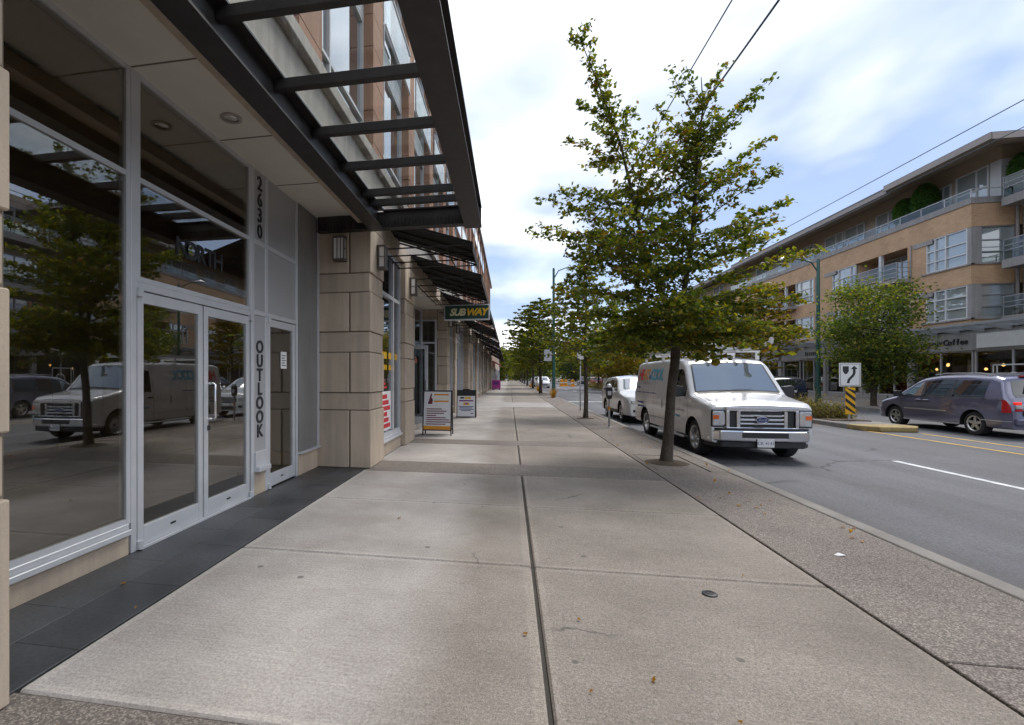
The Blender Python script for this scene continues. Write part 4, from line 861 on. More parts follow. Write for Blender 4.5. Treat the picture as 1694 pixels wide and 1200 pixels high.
layered_tree(3.0, 64.8, 9.2, 4.6, 23, 'dense street tree second beyond the green lamp post', GN, 2.0, 90, 150, .25, trunk_r=.15, taper=.7, pit=True)
layered_tree(3.1, 88, 9.5, 4.8, 24, 'dense street tree third beyond the green lamp post', GN, 2.0, 80, 100, .32, trunk_r=.16, taper=.7, pit=True)
for k, (yy, hh) in enumerate(((108,9),(128,9.5),(150,10))): layered_tree(3.2, yy, hh, 4, 30+k, ['far street tree, fourth beyond the green lamp post', 'far street tree, fifth beyond the green lamp post', 'farthest street tree of the near pavement row'][k], GN, 2, 60, 80, .4, trunk_r=.16, taper=.7)
blob_tree(18.6, 28.9, 6.2, 2.05, 41, 'round bushy green tree in front of the coffee shop', GF, .55, 15000, .15, skirt=1.25, trunk_r=.12)
layered_tree(18.6, 40.5, 8.6, 3.0, 42, 'yellowing street tree in front of the brick building, past the far lamp post', GF, 1.9, 80, 120, .20, M_LEAFY, .13, taper=.7)
layered_tree(18.7, 52, 8.4, 3.0, 43, 'yellow-green street tree of the far pavement, half hidden behind the large tree', GF, 1.9, 70, 110, .24, M_LEAFY, .13, taper=.7)
for k, yy in enumerate((64,77,91,106)): layered_tree(18.7, yy, 8.5+k%2, 3.4, 44+k, ['fourth street tree of the far pavement row, counting from the round bushy one', 'fifth street tree of the far pavement row, counting from the round bushy one', 'far pavement street tree next to the deepest of its row', 'deepest street tree of the far pavement row'][k], GF, 1.9, 60, 100, .3, M_LEAFY if k % 2 else M_LEAF, .14, taper=.7)
blob_tree(11.4, 55.5, 6.6, 2.7, 51, 'bright yellow-green tree on the second planted median', None, .5, 9000, .22, M_LEAFY, name='median_tree', skirt=1.8)
blob_tree(11.4, 66, 7.2, 3.0, 52, 'dull green tree deeper on the second planted median', None, .5, 8000, .26, M_LEAFY, name='median_tree', skirt=2)
def conifer(x, y_, h, r, seed, label): return layered_tree(x, y_, h, r, seed, label, 'tall dark conifers at the end of the street', 1.5, 110, 75, .45, M_CONIF, .3, taper=1.0, base_z=-.2, upsweep=-.15, name='conifer_tree')
conifer(21, 104, 18, 4.5, 61, 'tall dark conifer poking above the median trees'); conifer(24.5, 100, 20, 4.5, 62, 'tallest dark conifer beyond the brick building'); conifer(17, 140, 19, 5, 63, 'distant dark conifer over the middle of the road')
conifer(12, 190, 20, 6, 64, 'farthest dark conifer closing the end of the road')
for k, (x, yy, h, r) in enumerate(((-4,175,11,6),(4,205,12,7),(22,170,12,7),(30,150,13,7),(-12,150,12,6),(0,240,13,9),(14,235,13,9),(-9,215,13,8),(27,212,12,8),(40,225,14,9),(23,262,13,10),(-22,245,14,9),(52,250,15,10))):
    blob_tree(x, yy, h, r, 70+k, ['broad distant tree behind the utility pole','broad distant tree closing the near pavement','broad distant tree right of the road end','broad distant tree behind the conifers','broad distant tree over the low shop roofs','broad tree at the very end of the street','broad tree at the road vanishing point','broad tree behind the shop building far away','broad distant tree just right of the road vanishing point','broad distant tree behind the grey far block','broad tree behind the pale building at the road end','broad tree past the far left roofs','broad tree beyond the far right blocks'][k], 'broad trees at the end of the street', .5, 5000, .75, M_LEAF, trunk_r=.25, name='background_tree', skirt=1.0)

# planted strips
def shrubs(y0, y1, n, seed, x0=10.85, x1=11.95, nm='median_planting', lab='wispy brown and green shrubs filling the planted median', h=.75, m=None):
    rng = np.random.default_rng(seed); pts = []
    for _ in range(int((y1-y0)*3.2)):
        c = (rng.uniform(x0,x1), rng.uniform(y0,y1)); s = rng.uniform(.25,.42); hh = h*rng.uniform(.6,1.1)
        q = rng.normal(size=(n,3)); q[:,2] = np.abs(q[:,2])
        q = q*np.array([s*.6,s*.6,hh*.42])+np.array([c[0],c[1],.04]); pts += q.tolist()
    e = thing(nm, lab, 'shrubs', ((x0+x1)/2,y0,0)); e['kind'] = 'stuff'
    foliage(pts, .11, rng, 'foliage', m or M_SHRUB, e, 1.8, .28)
shrubs(18.9, 31.2, 520, 81); shrubs(52, 73, 120, 82, lab='wispy brown shrubs on the second median down the road', h=.9)
def tuft(x, y_, r, h, seed, lab):
    rng = np.random.default_rng(seed); t = thing('grass_tuft', lab, 'grass', (x,y_,0), group='dry grass tufts at the pavement edge'); mb = MB()
    for k in range(90):
        a = rng.uniform(0,6.28); s = rng.uniform(.2,1); b = Vector((x+math.cos(a)*r*.25*s,y_+math.sin(a)*r*.25*s,0)); e = b+Vector((math.cos(a)*r*s,math.sin(a)*r*s,h*rng.uniform(.6,1.1)))
        mid = (b+e)/2+Vector((0,0,h*.2)); w = Vector((-math.sin(a),math.cos(a),0))*.012
        mb.add([b-w,b+w,mid+w*.8,mid-w*.8,e],[(0,1,2,3),(3,2,4)])
    mb.build('blades', M_DRY, t, normals=False)
tuft(3.1, 36.2, .55, .75, 1, 'orange dry grass tuft at the foot of the green lamp post'); tuft(3.0, 52.5, .5, .6, 2, 'small dry grass tuft between the farther tree trunks'); tuft(3.05, 73, .6, .6, 3, 'dry grass tuft deep down the tree row')

# ------------------------------------------------------------------ street furniture
def lamp_post(x, y_, h, arm, label, sign=None):
    t = thing('street_lamp', label, 'street lamp', (x,y_,0), group='green street lamps'); s = 1 if arm > 0 else -1
    MB().lathe([(.0,0),(.19,0),(.19,.04),(.135,.06),(.13,.9),(.12,.95),(.10,h*.5),(.085,h),(.05,h+.06),(0,h+.07)],14,origin=(x,y_,0)).build('pole', M_GREEN, t, smooth=True)
    MB().tube([(x,y_,h-.75),(x+.35*s,y_,h-.15),(x+.9*s,y_,h+.05),(x+abs(arm)*s,y_,h+.1)],[.045,.04,.035,.03],8).build('arm', M_GREEN, t, smooth=True)
    xx = x+abs(arm)*s; mb = MB(); mb.tube([(xx-.25*s,y_,h+.1),(xx,y_,h+.14),(xx+.35*s,y_,h+.13),(xx+.62*s,y_,h+.07)],[.05,.11,.12,.04],10); mb.build('lamp_head', M_SILVER, t, smooth=True)
    if sign: sign(t)
    return t
lamp_post(3.25, 37.4, 9.6, 1.9, 'green street lamp standing on the near pavement', lambda t: MB().box(2.55,3.1,37.36,37.38,2.7,3.55).build('sign_plate', M_ALUP, t))
def rs(t):
    MB().box(18.12,18.5,32.28,32.30,2.0,2.55).build('sign_plate', M_WHITE, t)
    MB().lathe([(0,0),(.09,0),(.09,.006),(0,.006)],14,'Z').build('sign_disc', M_LETTER, t)
    o = t.children[-1]; o.rotation_euler = (R(90),0,0); o.location = (.31, -.03, 2.38); 
    for v in o.data.vertices: v.co += Vector(off(t)) - Vector((0,0,0))
lt = lamp_post(18.0, 32.4, 8.45, -1.5, 'green street lamp on the far pavement in front of the brick building', rs)
# median keep-right sign
SX_, SY_ = 11.5, 19.0
t = thing('traffic_sign', 'white square keep-right sign over a striped yellow and black marker on the median', 'sign', (SX_,SY_,0))
MB().tube([(SX_,SY_,0),(SX_,SY_,1.95)],.03,8).build('post', M_ALUP, t)
pl = MB().box(SX_-.33,SX_+.33,SY_-.045,SY_-.033,1.18,1.98).build('sign_plate', M_WHITE, t, bevel=.004)
sp_ = FS(SY_-.0452)
def flat(pts, m, nm, par, n0=0, n1=.003, mp=None): return MB().prism(pts, mp or sp_, n0, n1).build(nm, m, par)
cx, cz = SX_, 1.58
bw = .012
flat([(cx-.30,cz-.37),(cx+.30,cz-.37),(cx+.30,cz-.37+bw),(cx-.30,cz-.37+bw)], M_LETTER, 'border', pl); flat([(cx-.30,cz+.37-bw),(cx+.30,cz+.37-bw),(cx+.30,cz+.37),(cx-.30,cz+.37)], M_LETTER, 'border', pl)
flat([(cx-.30,cz-.358),(cx-.30+bw,cz-.358),(cx-.30+bw,cz+.358),(cx-.30,cz+.358)], M_LETTER, 'border', pl); flat([(cx+.30-bw,cz-.358),(cx+.30,cz-.358),(cx+.30,cz+.358),(cx+.30-bw,cz+.358)], M_LETTER, 'border', pl)
flat([(cx-.22,cz+.29),(cx-.22,cz+.12),(cx-.17,cz+.04),(cx-.13,cz+.01),(cx-.09,cz+.04),(cx-.04,cz+.12),(cx-.04,cz+.29)], M_LETTER, 'island_symbol', pl)
flat([(cx-.10,cz-.29),(cx-.02,cz-.29),(cx+.0,cz-.19),(cx+.13,cz-.04),(cx+.165,cz+.05),(cx+.165,cz+.19),(cx+.23,cz+.19),(cx+.125,cz+.31),(cx+.02,cz+.19),(cx+.085,cz+.19),(cx+.085,cz+.06),(cx+.06,cz-.0),(cx-.07,cz-.15)], M_LETTER, 'arrow_symbol', pl)
hm = MB().box(SX_-.15,SX_+.15,SY_-.06,SY_-.048,.22,1.14).build('hazard_marker', M_YEL, t)
for k in range(4):
    zb = .30+k*.25
    def cl(z): return min(max(z,.221),1.139)
    flat([(SX_-.149,cl(zb+.12)),(SX_+.149,cl(zb-.14)),(SX_+.149,cl(zb-.02)),(SX_-.149,cl(zb+.24))], M_LETTER, 'stripe', hm, .0155, .019)
# same sign seen from behind, farther on
t = thing('traffic_sign', 'back of a small white sign on the second median', 'sign', (11.3,60,0)); MB().tube([(11.3,60,0),(11.3,60,2.6)],.035,8).build('post', M_ALUP, t); MB().box(10.95,11.65,59.93,59.95,1.8,2.6).build('sign_plate', M_WHITE, t)
# parking meters and posts
def meter(x, y_, label, lo=True):
    t = thing('parking_meter', label, 'parking meter', (x,y_,0), group='parking meters at the kerb')
    MB().lathe([(0,0),(.085,0),(.085,.012),(.032,.02),(.03,.84),(0,.84)],10,origin=(x,y_,0)).build('post', M_ALUP, t, smooth=True); MB().lathe([(.033,.52),(.033,.62)],10,origin=(x,y_,0)).build('band', M_ORANGE, t)
    MB().prism([(x-.055,.84),(x+.055,.84),(x+.085,.93),(x+.09,1.16),(x+.06,1.2),(x-.06,1.2),(x-.09,1.16),(x-.085,.93)], lambda a,b,n:(a,n,b), y_-.06, y_+.06).build('body', M_BLK, t, bevel=.012)
    MB().lathe([(.075,1.19),(.07,1.25),(.04,1.29),(0,1.3)],12,origin=(x,y_,0)).build('dome', M_ALU, t, smooth=True)
    MB().box(x-.05,x+.05,y_-.066,y_-.061,.96,1.08).build('plate', M_ALU, t)
meter(2.93, 15.23, 'parking meter on a grey post between the van and the slender tree'); meter(3.1, 48.5, 'small distant parking meter beside the dense dark street tree')
t = thing('sign_post', 'thin grey metal sign post standing at the kerb behind the slender tree', 'post', (3.14,22.74,0)); MB().tube([(3.14,22.74,0),(3.14,22.74,2.75)],.03,8).build('post', M_ALUP, t); MB().box(3.0,3.28,22.7,22.705,2.3,2.75).build('sign_plate', M_WHITE, t); MB().box(3.12,3.16,22.68,22.71,1.3,2.3).build('bracket', M_ALU, t)
# A-frame boards
def a_frame(x0, x1, y_, h, label, frame_m, legs=True):
    t = thing('sandwich_board', label, 'sandwich board', ((x0+x1)/2, y_, 0), group='sandwich boards outside the shops'); th = .18
    def sl(a, b, n): return (a, y_ + (b/h)*th - n, b)        # leaning front face
    def bk(a, b, n): return (a, y_ + 2*th + .02 - (b/h)*th + n, b)
    z0 = .12 if legs else .02
    f = MB(); w = .03
    for mp in (sl, bk):
        f.mbox(mp, x0, x0+w, 0 if legs else .0, h, 0, .025).mbox(mp, x1-w, x1, 0, h, 0, .025).mbox(mp, x0+w, x1-w, h-w, h, .001, .024).mbox(mp, x0+w, x1-w, z0, z0+w, .001, .024)
    f.build('frame', frame_m, t)
    p = MB().mbox(sl, x0+w, x1-w, z0+w, h-w, .006, .016).build('front_board', M_WHITE, t); MB().mbox(bk, x0+w, x1-w, z0+w, h-w, .006, .016).build('back_board', M_WHITE, t)
    return t, sl, p
t, sl, p = a_frame(-2.22, -1.46, 12.3, 1.15, 'white sandwich board with maroon text lines and orange foot outside the recessed shop entry', M_LETTER)
MB().mbox(sl,-2.19,-1.49,.15,.24,.0165,.019).build('orange_strip', M_ORANGE, p)
for k in range(8): MB().mbox(sl,-2.12,-2.12+[.40,.52,.46,.25,.5,.6,.62,.5][k],.66-k*.055,.685-k*.055,.0165,.019).build('text_line', M_MAROON, p); MB().mbox(sl,-2.15,-2.135,.665-k*.055,.68-k*.055,.0165,.019).build('bullet', M_MAROON, p)
for k in range(3): MB().mbox(sl,-1.93,-1.55,1.02-k*.085,(1.06 if k != 1 else 1.045)-k*.085,.0165,.019).build('heading', [M_ORANGE,M_SUBW,M_ORANGE][k], p)
MB().prism([(-2.1,.80),(-1.98,.80),(-1.96,.90),(-2.0,.98),(-1.98,1.05),(-2.02,1.07),(-2.04,.98),(-2.06,.9)], sl, .0165, .02).build('figure_logo', M_MAROON, p)
t, sl, p = a_frame(-1.93, -1.22, 17.8, 1.02, 'black sandwich board with yellow and purple print farther along the shopfronts', M_BLK, False)
MB().mbox(sl,-1.93,-1.22,.80,1.02,.0,.03).build('top_panel', M_BLK, t, bevel=.01); MB().box(-1.7,-1.45,17.92,18.0,1.0,1.06).build('handle', M_BLK, t)
for (a,b,z0_,z1_,mm) in ((-1.80,-1.66,.70,.76,M_SUBG),(-1.64,-1.40,.69,.76,M_SUBY),(-1.84,-1.32,.60,.65,M_PURPLE),(-1.68,-1.46,.47,.56,M_SUBY),(-1.62,-1.52,.49,.54,M_PURPLE),(-1.86,-1.30,.40,.425,M_BLUEP),(-1.82,-1.36,.35,.375,M_BLUEP),(-1.84,-1.30,.30,.325,M_BLUEP),(-1.76,-1.40,.25,.272,M_BLUEP),(-1.42,-1.32,.15,.18,M_PURPLE)): MB().mbox(sl,a,b,z0_,z1_,.0165,.02).build('print_block', mm, p)
# hanging shop sign
t = thing('hanging_sign', 'green hanging sandwich shop sign with yellow lettering under the black awning', 'sign', (-1.2, 13.6, 3.1))
MB().box(-1.82,-.545,13.55,13.70,3.10,3.53).build('frame', M_ALU, t, bevel=.006)
face = MB().box(-1.79,-.575,13.542,13.549,3.13,3.50).build('face', M_SUBG, t)
text('SUB', .265, TM((-1.66,13.541,3.31),(1,0,0),(0,0,1)), 'lettering', M_SUBW, face, .002, .28, .012, 'LEFT', .88); text('WAY', .265, TM((-1.205,13.541,3.31),(1,0,0),(0,0,1)), 'lettering', M_SUBY, face, .002, .28, .012, 'LEFT', .88)
MB().tube([(-1.6,13.62,3.53),(-1.6,13.62,4.3)],.012,6).tube([(-.8,13.62,3.53),(-.8,13.62,3.82)],.012,6).build('hanger', M_DARKST, t)
# pink box down the pavement
t = thing('news_box', 'bright pink news box standing far down the pavement', 'news box', (-1.55,57.5,0))
MB().prism([(0,.12),(.9,.12),(.9,.95),(.7,1.15),(0,1.15)], lambda a,b,n:(n,57.3+a,b), -2.05,-1.05).build('body', M_PINK, t, bevel=.03); MB().box(-2.0,-1.85,57.35,58.1,0,.12).box(-1.25,-1.1,57.35,58.1,0,.12).build('foot', M_BLK, t); MB().box(-1.9,-1.2,57.285,57.3,.6,1.0).build('window_panel', M_PURPLE, t)
t = thing('sign_stand', 'pale grey sign stand just behind the pink news box', 'sign', (-1.75,61,0)); MB().box(-2.0,-1.5,60.98,61.02,.3,1.7).build('panel', M_ALUP, t); MB().box(-2.0,-1.5,60.8,61.2,0,.3).build('foot', M_ALUP, t)
# utility pole with boards
t = thing('utility_pole', 'wooden utility pole with stacked red and white signs at the end of the pavement', 'pole', (-2.6,205,0)); MB().tube([(-2.6,205,-.2),(-2.6,205,16)],[.3,.2],8).build('pole', M_RUST, t); MB().box(-3.6,-1.6,205,205.2,14,14.3).build('crossarm', M_RUST, t)
for k, mm in enumerate((M_WHITE, M_RED, M_WHITE, M_PINK, M_WHITE)): MB().box(-2.2,-.2,204.5,204.6,1.5+k*1.9,3.2+k*1.9).build('sign_board', mm, t)
# wires
def wire(x, z, label, y0=-6, y1=240, sag=.5, r=.016):
    o = MB(); n = 40
    o.tube([(x, y0+(y1-y0)*i/n, z-sag*math.sin(math.pi*((i*(y1-y0)/n) % 40)/40)) for i in range(n+1)], r, 5)
    tag(o.build('overhead_wire', M_WIRE, smooth=True), label, 'wire', 'overhead wires')
wire(4.7, 9.6, 'single overhead wire crossing above the fork of the large tree', sag=.0); wire(5.7, 9.6, 'lower of the paired overhead wires above the large tree', sag=.0, r=.02); wire(5.78, 9.74, 'upper of the paired overhead wires above the large tree', sag=.0)
wire(14.6, 9.5, 'overhead wire running past the roof edge of the brick building', sag=0, y0=-6, y1=200); wire(17.2, 10, 'overhead wire crossing the roof corner of the brick building', sag=0, y0=-6, y1=60)
# bollard and bin at the far kerb
t = thing('bollard', 'short pale bollard under the round bushy tree', 'bollard', (18.9,27.0,0)); MB().lathe([(0,0),(.13,0),(.12,.85),(.08,.95),(0,.97)],12,origin=(18.9,27,0)).build('post', M_GREYC, t, smooth=True)
t = thing('litter_bin', 'dark litter bin beside the coffee shop in front of the minivan nose', 'bin', (20.4,27.2,0)); MB().lathe([(0,0),(.27,0),(.3,.9),(.32,.92),(.2,1.1),(0,1.12)],14,origin=(20.4,27.2,0)).build('body', M_BLK, t, smooth=True); MB().box(20.28,20.52,26.87,26.9,.7,.85).build('flap', M_ALUP, t)

# ------------------------------------------------------------------ vehicles (local: front at y = 0, tail at +y, road at z = 0)
def lerp_tab(tab, y_):
    if y_ <= tab[0][0]: return tab[0][1]
    for (a, va), (b, vb) in zip(tab, tab[1:]):
        if y_ <= b:
            f = (y_-a)/(b-a); return va+(vb-va)*f
    return tab[-1][1]
def smooth_tab(tab, y_, w=.05): return sum(lerp_tab(tab, y_+k*w) for k in (-1,-.5,0,.5,1))/5
class Car:
    def __init__(s, name, label, cat, L, W, top, zb, belt, tumble, axles, wr, paint, corner_f, corner_r, group=None, rc=.14, tw=.22, spokes=5, glassm=None, arch=.065, bulge=.03):
        s.L, s.hwid, s.top, s.zb, s.belt, s.tum = L, W/2, top, zb, belt, tumble; s.cf, s.cr, s.rc = corner_f, corner_r, rc; s.bulge = bulge
        s.t = thing(name, label, cat, (0,0,0), group=group); s.paint = paint; s.wr = wr; s.axles = axles
        ys = sorted(set([0,.02,.05,.09,.14,.2] + [L-q for q in (0,.02,.05,.09,.14,.2)] + [L*i/70 for i in range(71)] + [a for a,_ in top]))
        mb = MB(); rings = []
        for y_ in ys:
            half = s.ring(y_); full = half + [(-x,z) for x,z in reversed(half[1:-1])]
            rings.append([(x,y_,z) for x,z in full])
        n = len(rings[0]); b = 0
        for r in rings: mb.v += r
        for i in range(len(rings)-1):
            for k in range(n):
                k2 = (k+1)%n; mb.f.append((i*n+k,i*n+k2,(i+1)*n+k2,(i+1)*n+k))
        mb.f.append(tuple(range(n))[::-1]); mb.f.append(tuple(range((len(rings)-1)*n,len(rings)*n)))
        s.body = mb.build('body', paint, s.t, smooth=True, sharp=32); s.body.data.materials.append(M_WELL)
        cut = MB()
        for ya in axles:
            for sg in (-1,1):
                x0, x1 = sorted((sg*(s.hwid-.34), sg*(s.hwid+.3))); cut.lathe([(0,x0),(wr+arch,x0),(wr+arch,x1),(0,x1)],32,'X',(0,ya,wr))
        co = cut.build('cutter', M_WELL); bm = bmesh.new(); bm.from_mesh(co.data); bmesh.ops.remove_doubles(bm, verts=bm.verts, dist=1e-5); bmesh.ops.recalc_face_normals(bm, faces=bm.faces); bm.to_mesh(co.data); bm.free()
        md = s.body.modifiers.new('b','BOOLEAN'); md.object = co; md.operation = 'DIFFERENCE'; md.solver = 'EXACT'
        try: md.material_mode = 'TRANSFER'
        except Exception: pass
        bpy.context.view_layer.update(); dg = bpy.context.evaluated_depsgraph_get(); me = bpy.data.meshes.new_from_object(s.body.evaluated_get(dg))
        s.body.modifiers.clear(); s.body.data = me; bpy.data.objects.remove(co)
        try: me.set_sharp_from_angle(angle=R(32))
        except Exception: pass
        # wheels
        for ya in axles:
            for sg in (-1,1):
                xo = sg*(s.hw(ya, wr)-.035) ; xi = xo - sg*tw
                ty = MB().lathe([(wr*.64,xo),(wr*.70,xo+sg*.006),(wr*.93,xo+sg*.0),(wr,xo-sg*.035),(wr,xi+sg*.03),(wr*.92,xi),(wr*.6,xi)],32,'X',(0,ya,wr)).build('wheel', M_TYRE, s.t, smooth=True, normals=True)
                rm = MB().lathe([(0,xo-sg*.03),(wr*.16,xo-sg*.03),(wr*.18,xo-sg*.065),(wr*.55,xo-sg*.075),(wr*.59,xo-sg*.01),(wr*.66,xo+sg*.004),(wr*.66,xo-sg*.1)],32,'X',(0,ya,wr)); 
                rm.build('rim_dish', M_WELL if spokes else M_RIM, ty, smooth=True)
                sm = MB(); sm.lathe([(wr*.56,xo-sg*.012),(wr*.60,xo+sg*.004),(wr*.665,xo+sg*.007),(wr*.67,xo-sg*.02)],32,'X',(0,ya,wr)); sm.lathe([(0,xo-sg*.012),(wr*.13,xo-sg*.014),(wr*.16,xo-sg*.05)],16,'X',(0,ya,wr))
                for k in range(spokes):
                    a = 2*math.pi*k/spokes+.3; ca, sa = math.cos(a), math.sin(a); q = []
                    for rr, hw_ in ((wr*.1,.045),(wr*.6,.032)):
                        for e in (-1,1): q.append((ya+ca*rr-sa*hw_*e, wr+sa*rr+ca*hw_*e))
                    poly = [q[0],q[1],q[3],q[2]]; sm.prism(poly, lambda a_,b_,n_: (n_,a_,b_), xo-sg*.018, xo-sg*.055)
                sm.build('rim', M_RIM, ty, smooth=True)
    def hw(s, y_, z):
        f = 1.0
        if y_ < s.cf[0]: u = 1-y_/s.cf[0]; f -= s.cf[1]*u**2.4
        if y_ > s.L-s.cr[0]: u = 1-(s.L-y_)/s.cr[0]; f -= s.cr[1]*u**2.4
        w = s.hwid
        if z > s.belt: w -= (z-s.belt)*s.tum
        else: u = (s.belt-z)/max(.1,s.belt-s.zb); w -= s.bulge*(u-.35)**2*1.6 if u > .35 else 0
        if z < s.belt: w -= s.bulge*.6*max(0,1-abs(z-s.belt)/.18)
        return w*f
    def zt(s, y_): return smooth_tab(s.top, y_, .035)
    def ring(s, y_):
        zt = s.zt(y_); zb = lerp_tab(s.zb_tab, y_) if hasattr(s,'zb_tab') else s.zb; rc = min(s.rc, (zt-zb)*.3)
        pts = [(0,zb),(s.hw(y_,zb)*.7,zb),(s.hw(y_,zb)-.04,zb)]
        n = 12
        for i in range(n+1):
            z = zb+.03+(zt-rc-zb-.03)*i/n; pts.append((s.hw(y_,z), z))
        xw = s.hw(y_, zt-rc)
        for i in range(1,7):
            a = math.pi/2*i/6; pts.append((xw-rc*1.25*(1-math.cos(a)), zt-rc+rc*math.sin(a)))
        xe = pts[-1][0]
        for f in (.75,.5,.25): pts.append((xe*f, s.topz(y_, xe*f, xe, zt)))
        pts.append((0, s.topz(y_,0,xe,zt))); return pts
    def topz(s, y_, x, xe, zt): return zt+.035*(1-(x/max(xe,.01))**2)
    def xe(s, y_):
        zt = s.zt(y_); rc = min(s.rc,(zt-s.zb)*.3); return s.hw(y_,zt-rc)-rc*1.25
    def side(s, sg, y0, y1, lo, hi, name, m, par=None, o=.004, ny=10, nz=5):
        rows = []
        for j in range(nz+1):
            r = []
            for i in range(ny+1):
                y_ = y0+(y1-y0)*i/ny; a = lo(y_) if callable(lo) else lo; b = hi(y_) if callable(hi) else hi; b = max(a+.001,b); z = a+(b-a)*j/nz
                r.append((sg*(s.hw(y_,z)+o), y_, z))
            rows.append(r)
        return MB().grid(rows).build(name, m, par or s.t, smooth=True, normals=False)
    def topp(s, y0, y1, fx, name, m, par=None, o=.005, x0=-1, x1=1, ny=10, nx=10):
        rows = []
        for i in range(ny+1):
            y_ = y0+(y1-y0)*i/ny; zt = s.zt(y_); xe = s.xe(y_); dz = (s.zt(y_+.02)-s.zt(y_-.02))/.04; nl = math.hypot(1,dz)
            rows.append([((x0+(x1-x0)*k/nx)*xe*fx, y_-dz/nl*o, s.topz(y_,(x0+(x1-x0)*k/nx)*xe*fx,xe,zt)+o/nl) for k in range(nx+1)])
        return MB().grid(rows).build(name, m, par or s.t, smooth=True, normals=False)
    def seam(s, sg, y_, z0, z1): return s.side(sg, y_-.006, y_+.006, z0, z1, 'door_seam', M_BLK, s.body, .0025, 1, 8)
    def handle(s, sg, y_, z, m): 
        x = s.hw(y_,z); a, b = sorted((sg*x, sg*(x+.03))); return MB().box(a,b,y_-.1,y_+.1,z-.018,z+.018).build('door_handle', m, s.t, bevel=.01)
    def mirror(s, sg, y_, z, m, sz=1.0):
        x = s.hw(y_,z); c = (sg*(x+.15),y_,z+.06)
        mb = MB(); mb.tube([(sg*(x-.02),y_,z),(sg*(x+.1),y_,z+.04)],.03,6); mb.prism([(-.10,-.08),(.10,-.10),(.11,.09),(.06,.11),(-.08,.09)], lambda a,b,n:(c[0]+a*sg*sz,c[1]+n,c[2]+b*sz), -.05,.07)
        mb.build('mirror', m, s.t, bevel=.015, seg=2)
    def text_side(s, body, y_, z, size, m, nm='lettering', **k):
        x = -(s.hw(y_,z)+.006); up = Vector((s.tum if z > s.belt else 0,0,1)).normalized(); return text(body, size, TM((x,y_,z),(0,-1,0),up), nm, m, s.body, .0015, **k)
    def place(s, loc, rz=0): s.t.location = loc; s.t.rotation_euler = (0,0,rz); return s.t

# --- white work van
V = Car('work_van', 'white work van with chrome grille, roof ladders and coloured lettering parked at the kerb', 'van', 5.45, 2.02,
        [(0,1.05),(.06,1.10),(.14,1.14),(.5,1.20),(.88,1.27),(.97,1.30),(1.50,1.93),(1.66,2.02),(2.0,2.07),(3.0,2.10),(5.1,2.08),(5.36,2.03),(5.45,1.94)], .36, 1.16, .16, (.78,4.30), .375, M_VWHITE, (.30,.075), (.2,.06), rc=.10, tw=.24, spokes=0)
V.topp(.975, 1.53, 1.0, 'screen_seal', M_BLK, o=.003); V.topp(1.0, 1.50, .96, 'windscreen', M_WSG, o=.006)
for sg in (-1,1):
    V.side(sg, 1.18, 1.98, 1.22, lambda y_: min(1.83, V.zt(y_)-.14), 'side_window', M_CARG); V.seam(sg,1.05,.5,1.2); V.seam(sg,2.06,.45,1.9); V.seam(sg,3.5,.5,1.95); V.handle(sg,1.93,1.06,M_BLK); V.mirror(sg,1.22,1.27,M_BLK,1.25)
    V.side(sg, 2.06, 3.5, .97, .975, 'body_crease', M_BLK, V.body, .002, 6, 1); V.side(sg,2.75,2.79,.86,1.1,'door_handle',M_BLK,V.t,.012,1,1); V.side(sg,2.06,5.2,.60,.607,'body_crease',M_BLK,V.body,.002,10,1)
    MB().box(*sorted((sg*.93,sg*1.03)),1.25,3.75,.30,.345).build('running_board', M_RIM, V.t, bevel=.012)
for sg in (-1,1):
    for a in (.78,4.30):
        pass
F_ = FS(0.0)   # front face
def fb(a0,a1,b0,b1,n0,n1,nm,m,par=None,bev=.006): return MB().mbox(F_,a0,a1,b0,b1,n0,n1).build(nm,m,par or V.t,bevel=bev)
grl = fb(-.60,.60,.64,1.02,-.02,.02,'grille',M_BLK)
def chrome(*a): return fb(*a,'grille_bar',M_CHROME,grl,.008)
chrome(-.67,.67,.985,1.055,.0,.06); chrome(-.67,.67,.625,.665,.0,.055); chrome(-.67,-.605,.665,.985,.0,.058); chrome(.605,.67,.665,.985,.0,.058); chrome(-.47,-.40,.665,.985,.018,.05); chrome(.40,.47,.665,.985,.018,.05)
for z in (.735,.815,.895): chrome(-.40,.40,z-.018,z+.018,.018,.048)
em = MB().lathe([(0,.055),(.095,.055),(.105,.045),(.105,.02)],24).build('emblem', M_CHROME, grl, smooth=True)
em2 = MB().lathe([(0,.060),(.086,.060),(.086,.05)],24).build('emblem_face', M_FBLUE, em, smooth=True)
for e in (em, em2):
    for v in e.data.vertices: v.co = Vector((v.co.x*1.25, -v.co.z-.004, v.co.y*.62))
text('Ford', .075, TM((0,-.0655,0),(1,0,0),(0,0,1)), 'emblem_script', M_CHROME, em, .0008, shear=.25)
em.location = (0,0,.815)
for sg in (-1,1):
    a,b = sorted((sg*.672,sg*.94)); fb(a,b,.66,1.01,-.10,.016,'headlight_surround',M_BLK,bev=.02); a,b = sorted((sg*.69,sg*.925)); hl = fb(a,b,.68,.99,-.10,.028,'headlight',M_HEADL,bev=.02); a,b = sorted((sg*.80,sg*.915)); fb(a,b,.82,.90,.0285,.034,'indicator',M_AMBER,hl,.003); fb(*sorted((sg*.69,sg*.79)),.72,.95,.0285,.032,'reflector',M_CHROME,hl,.002)
bm_ = [(-1.0,.30),(-.96,.06),(-.80,-.10),(-.4,-.16),(.4,-.16),(.80,-.10),(.96,.06),(1.0,.30),(.9,.30),(-.9,.30)]
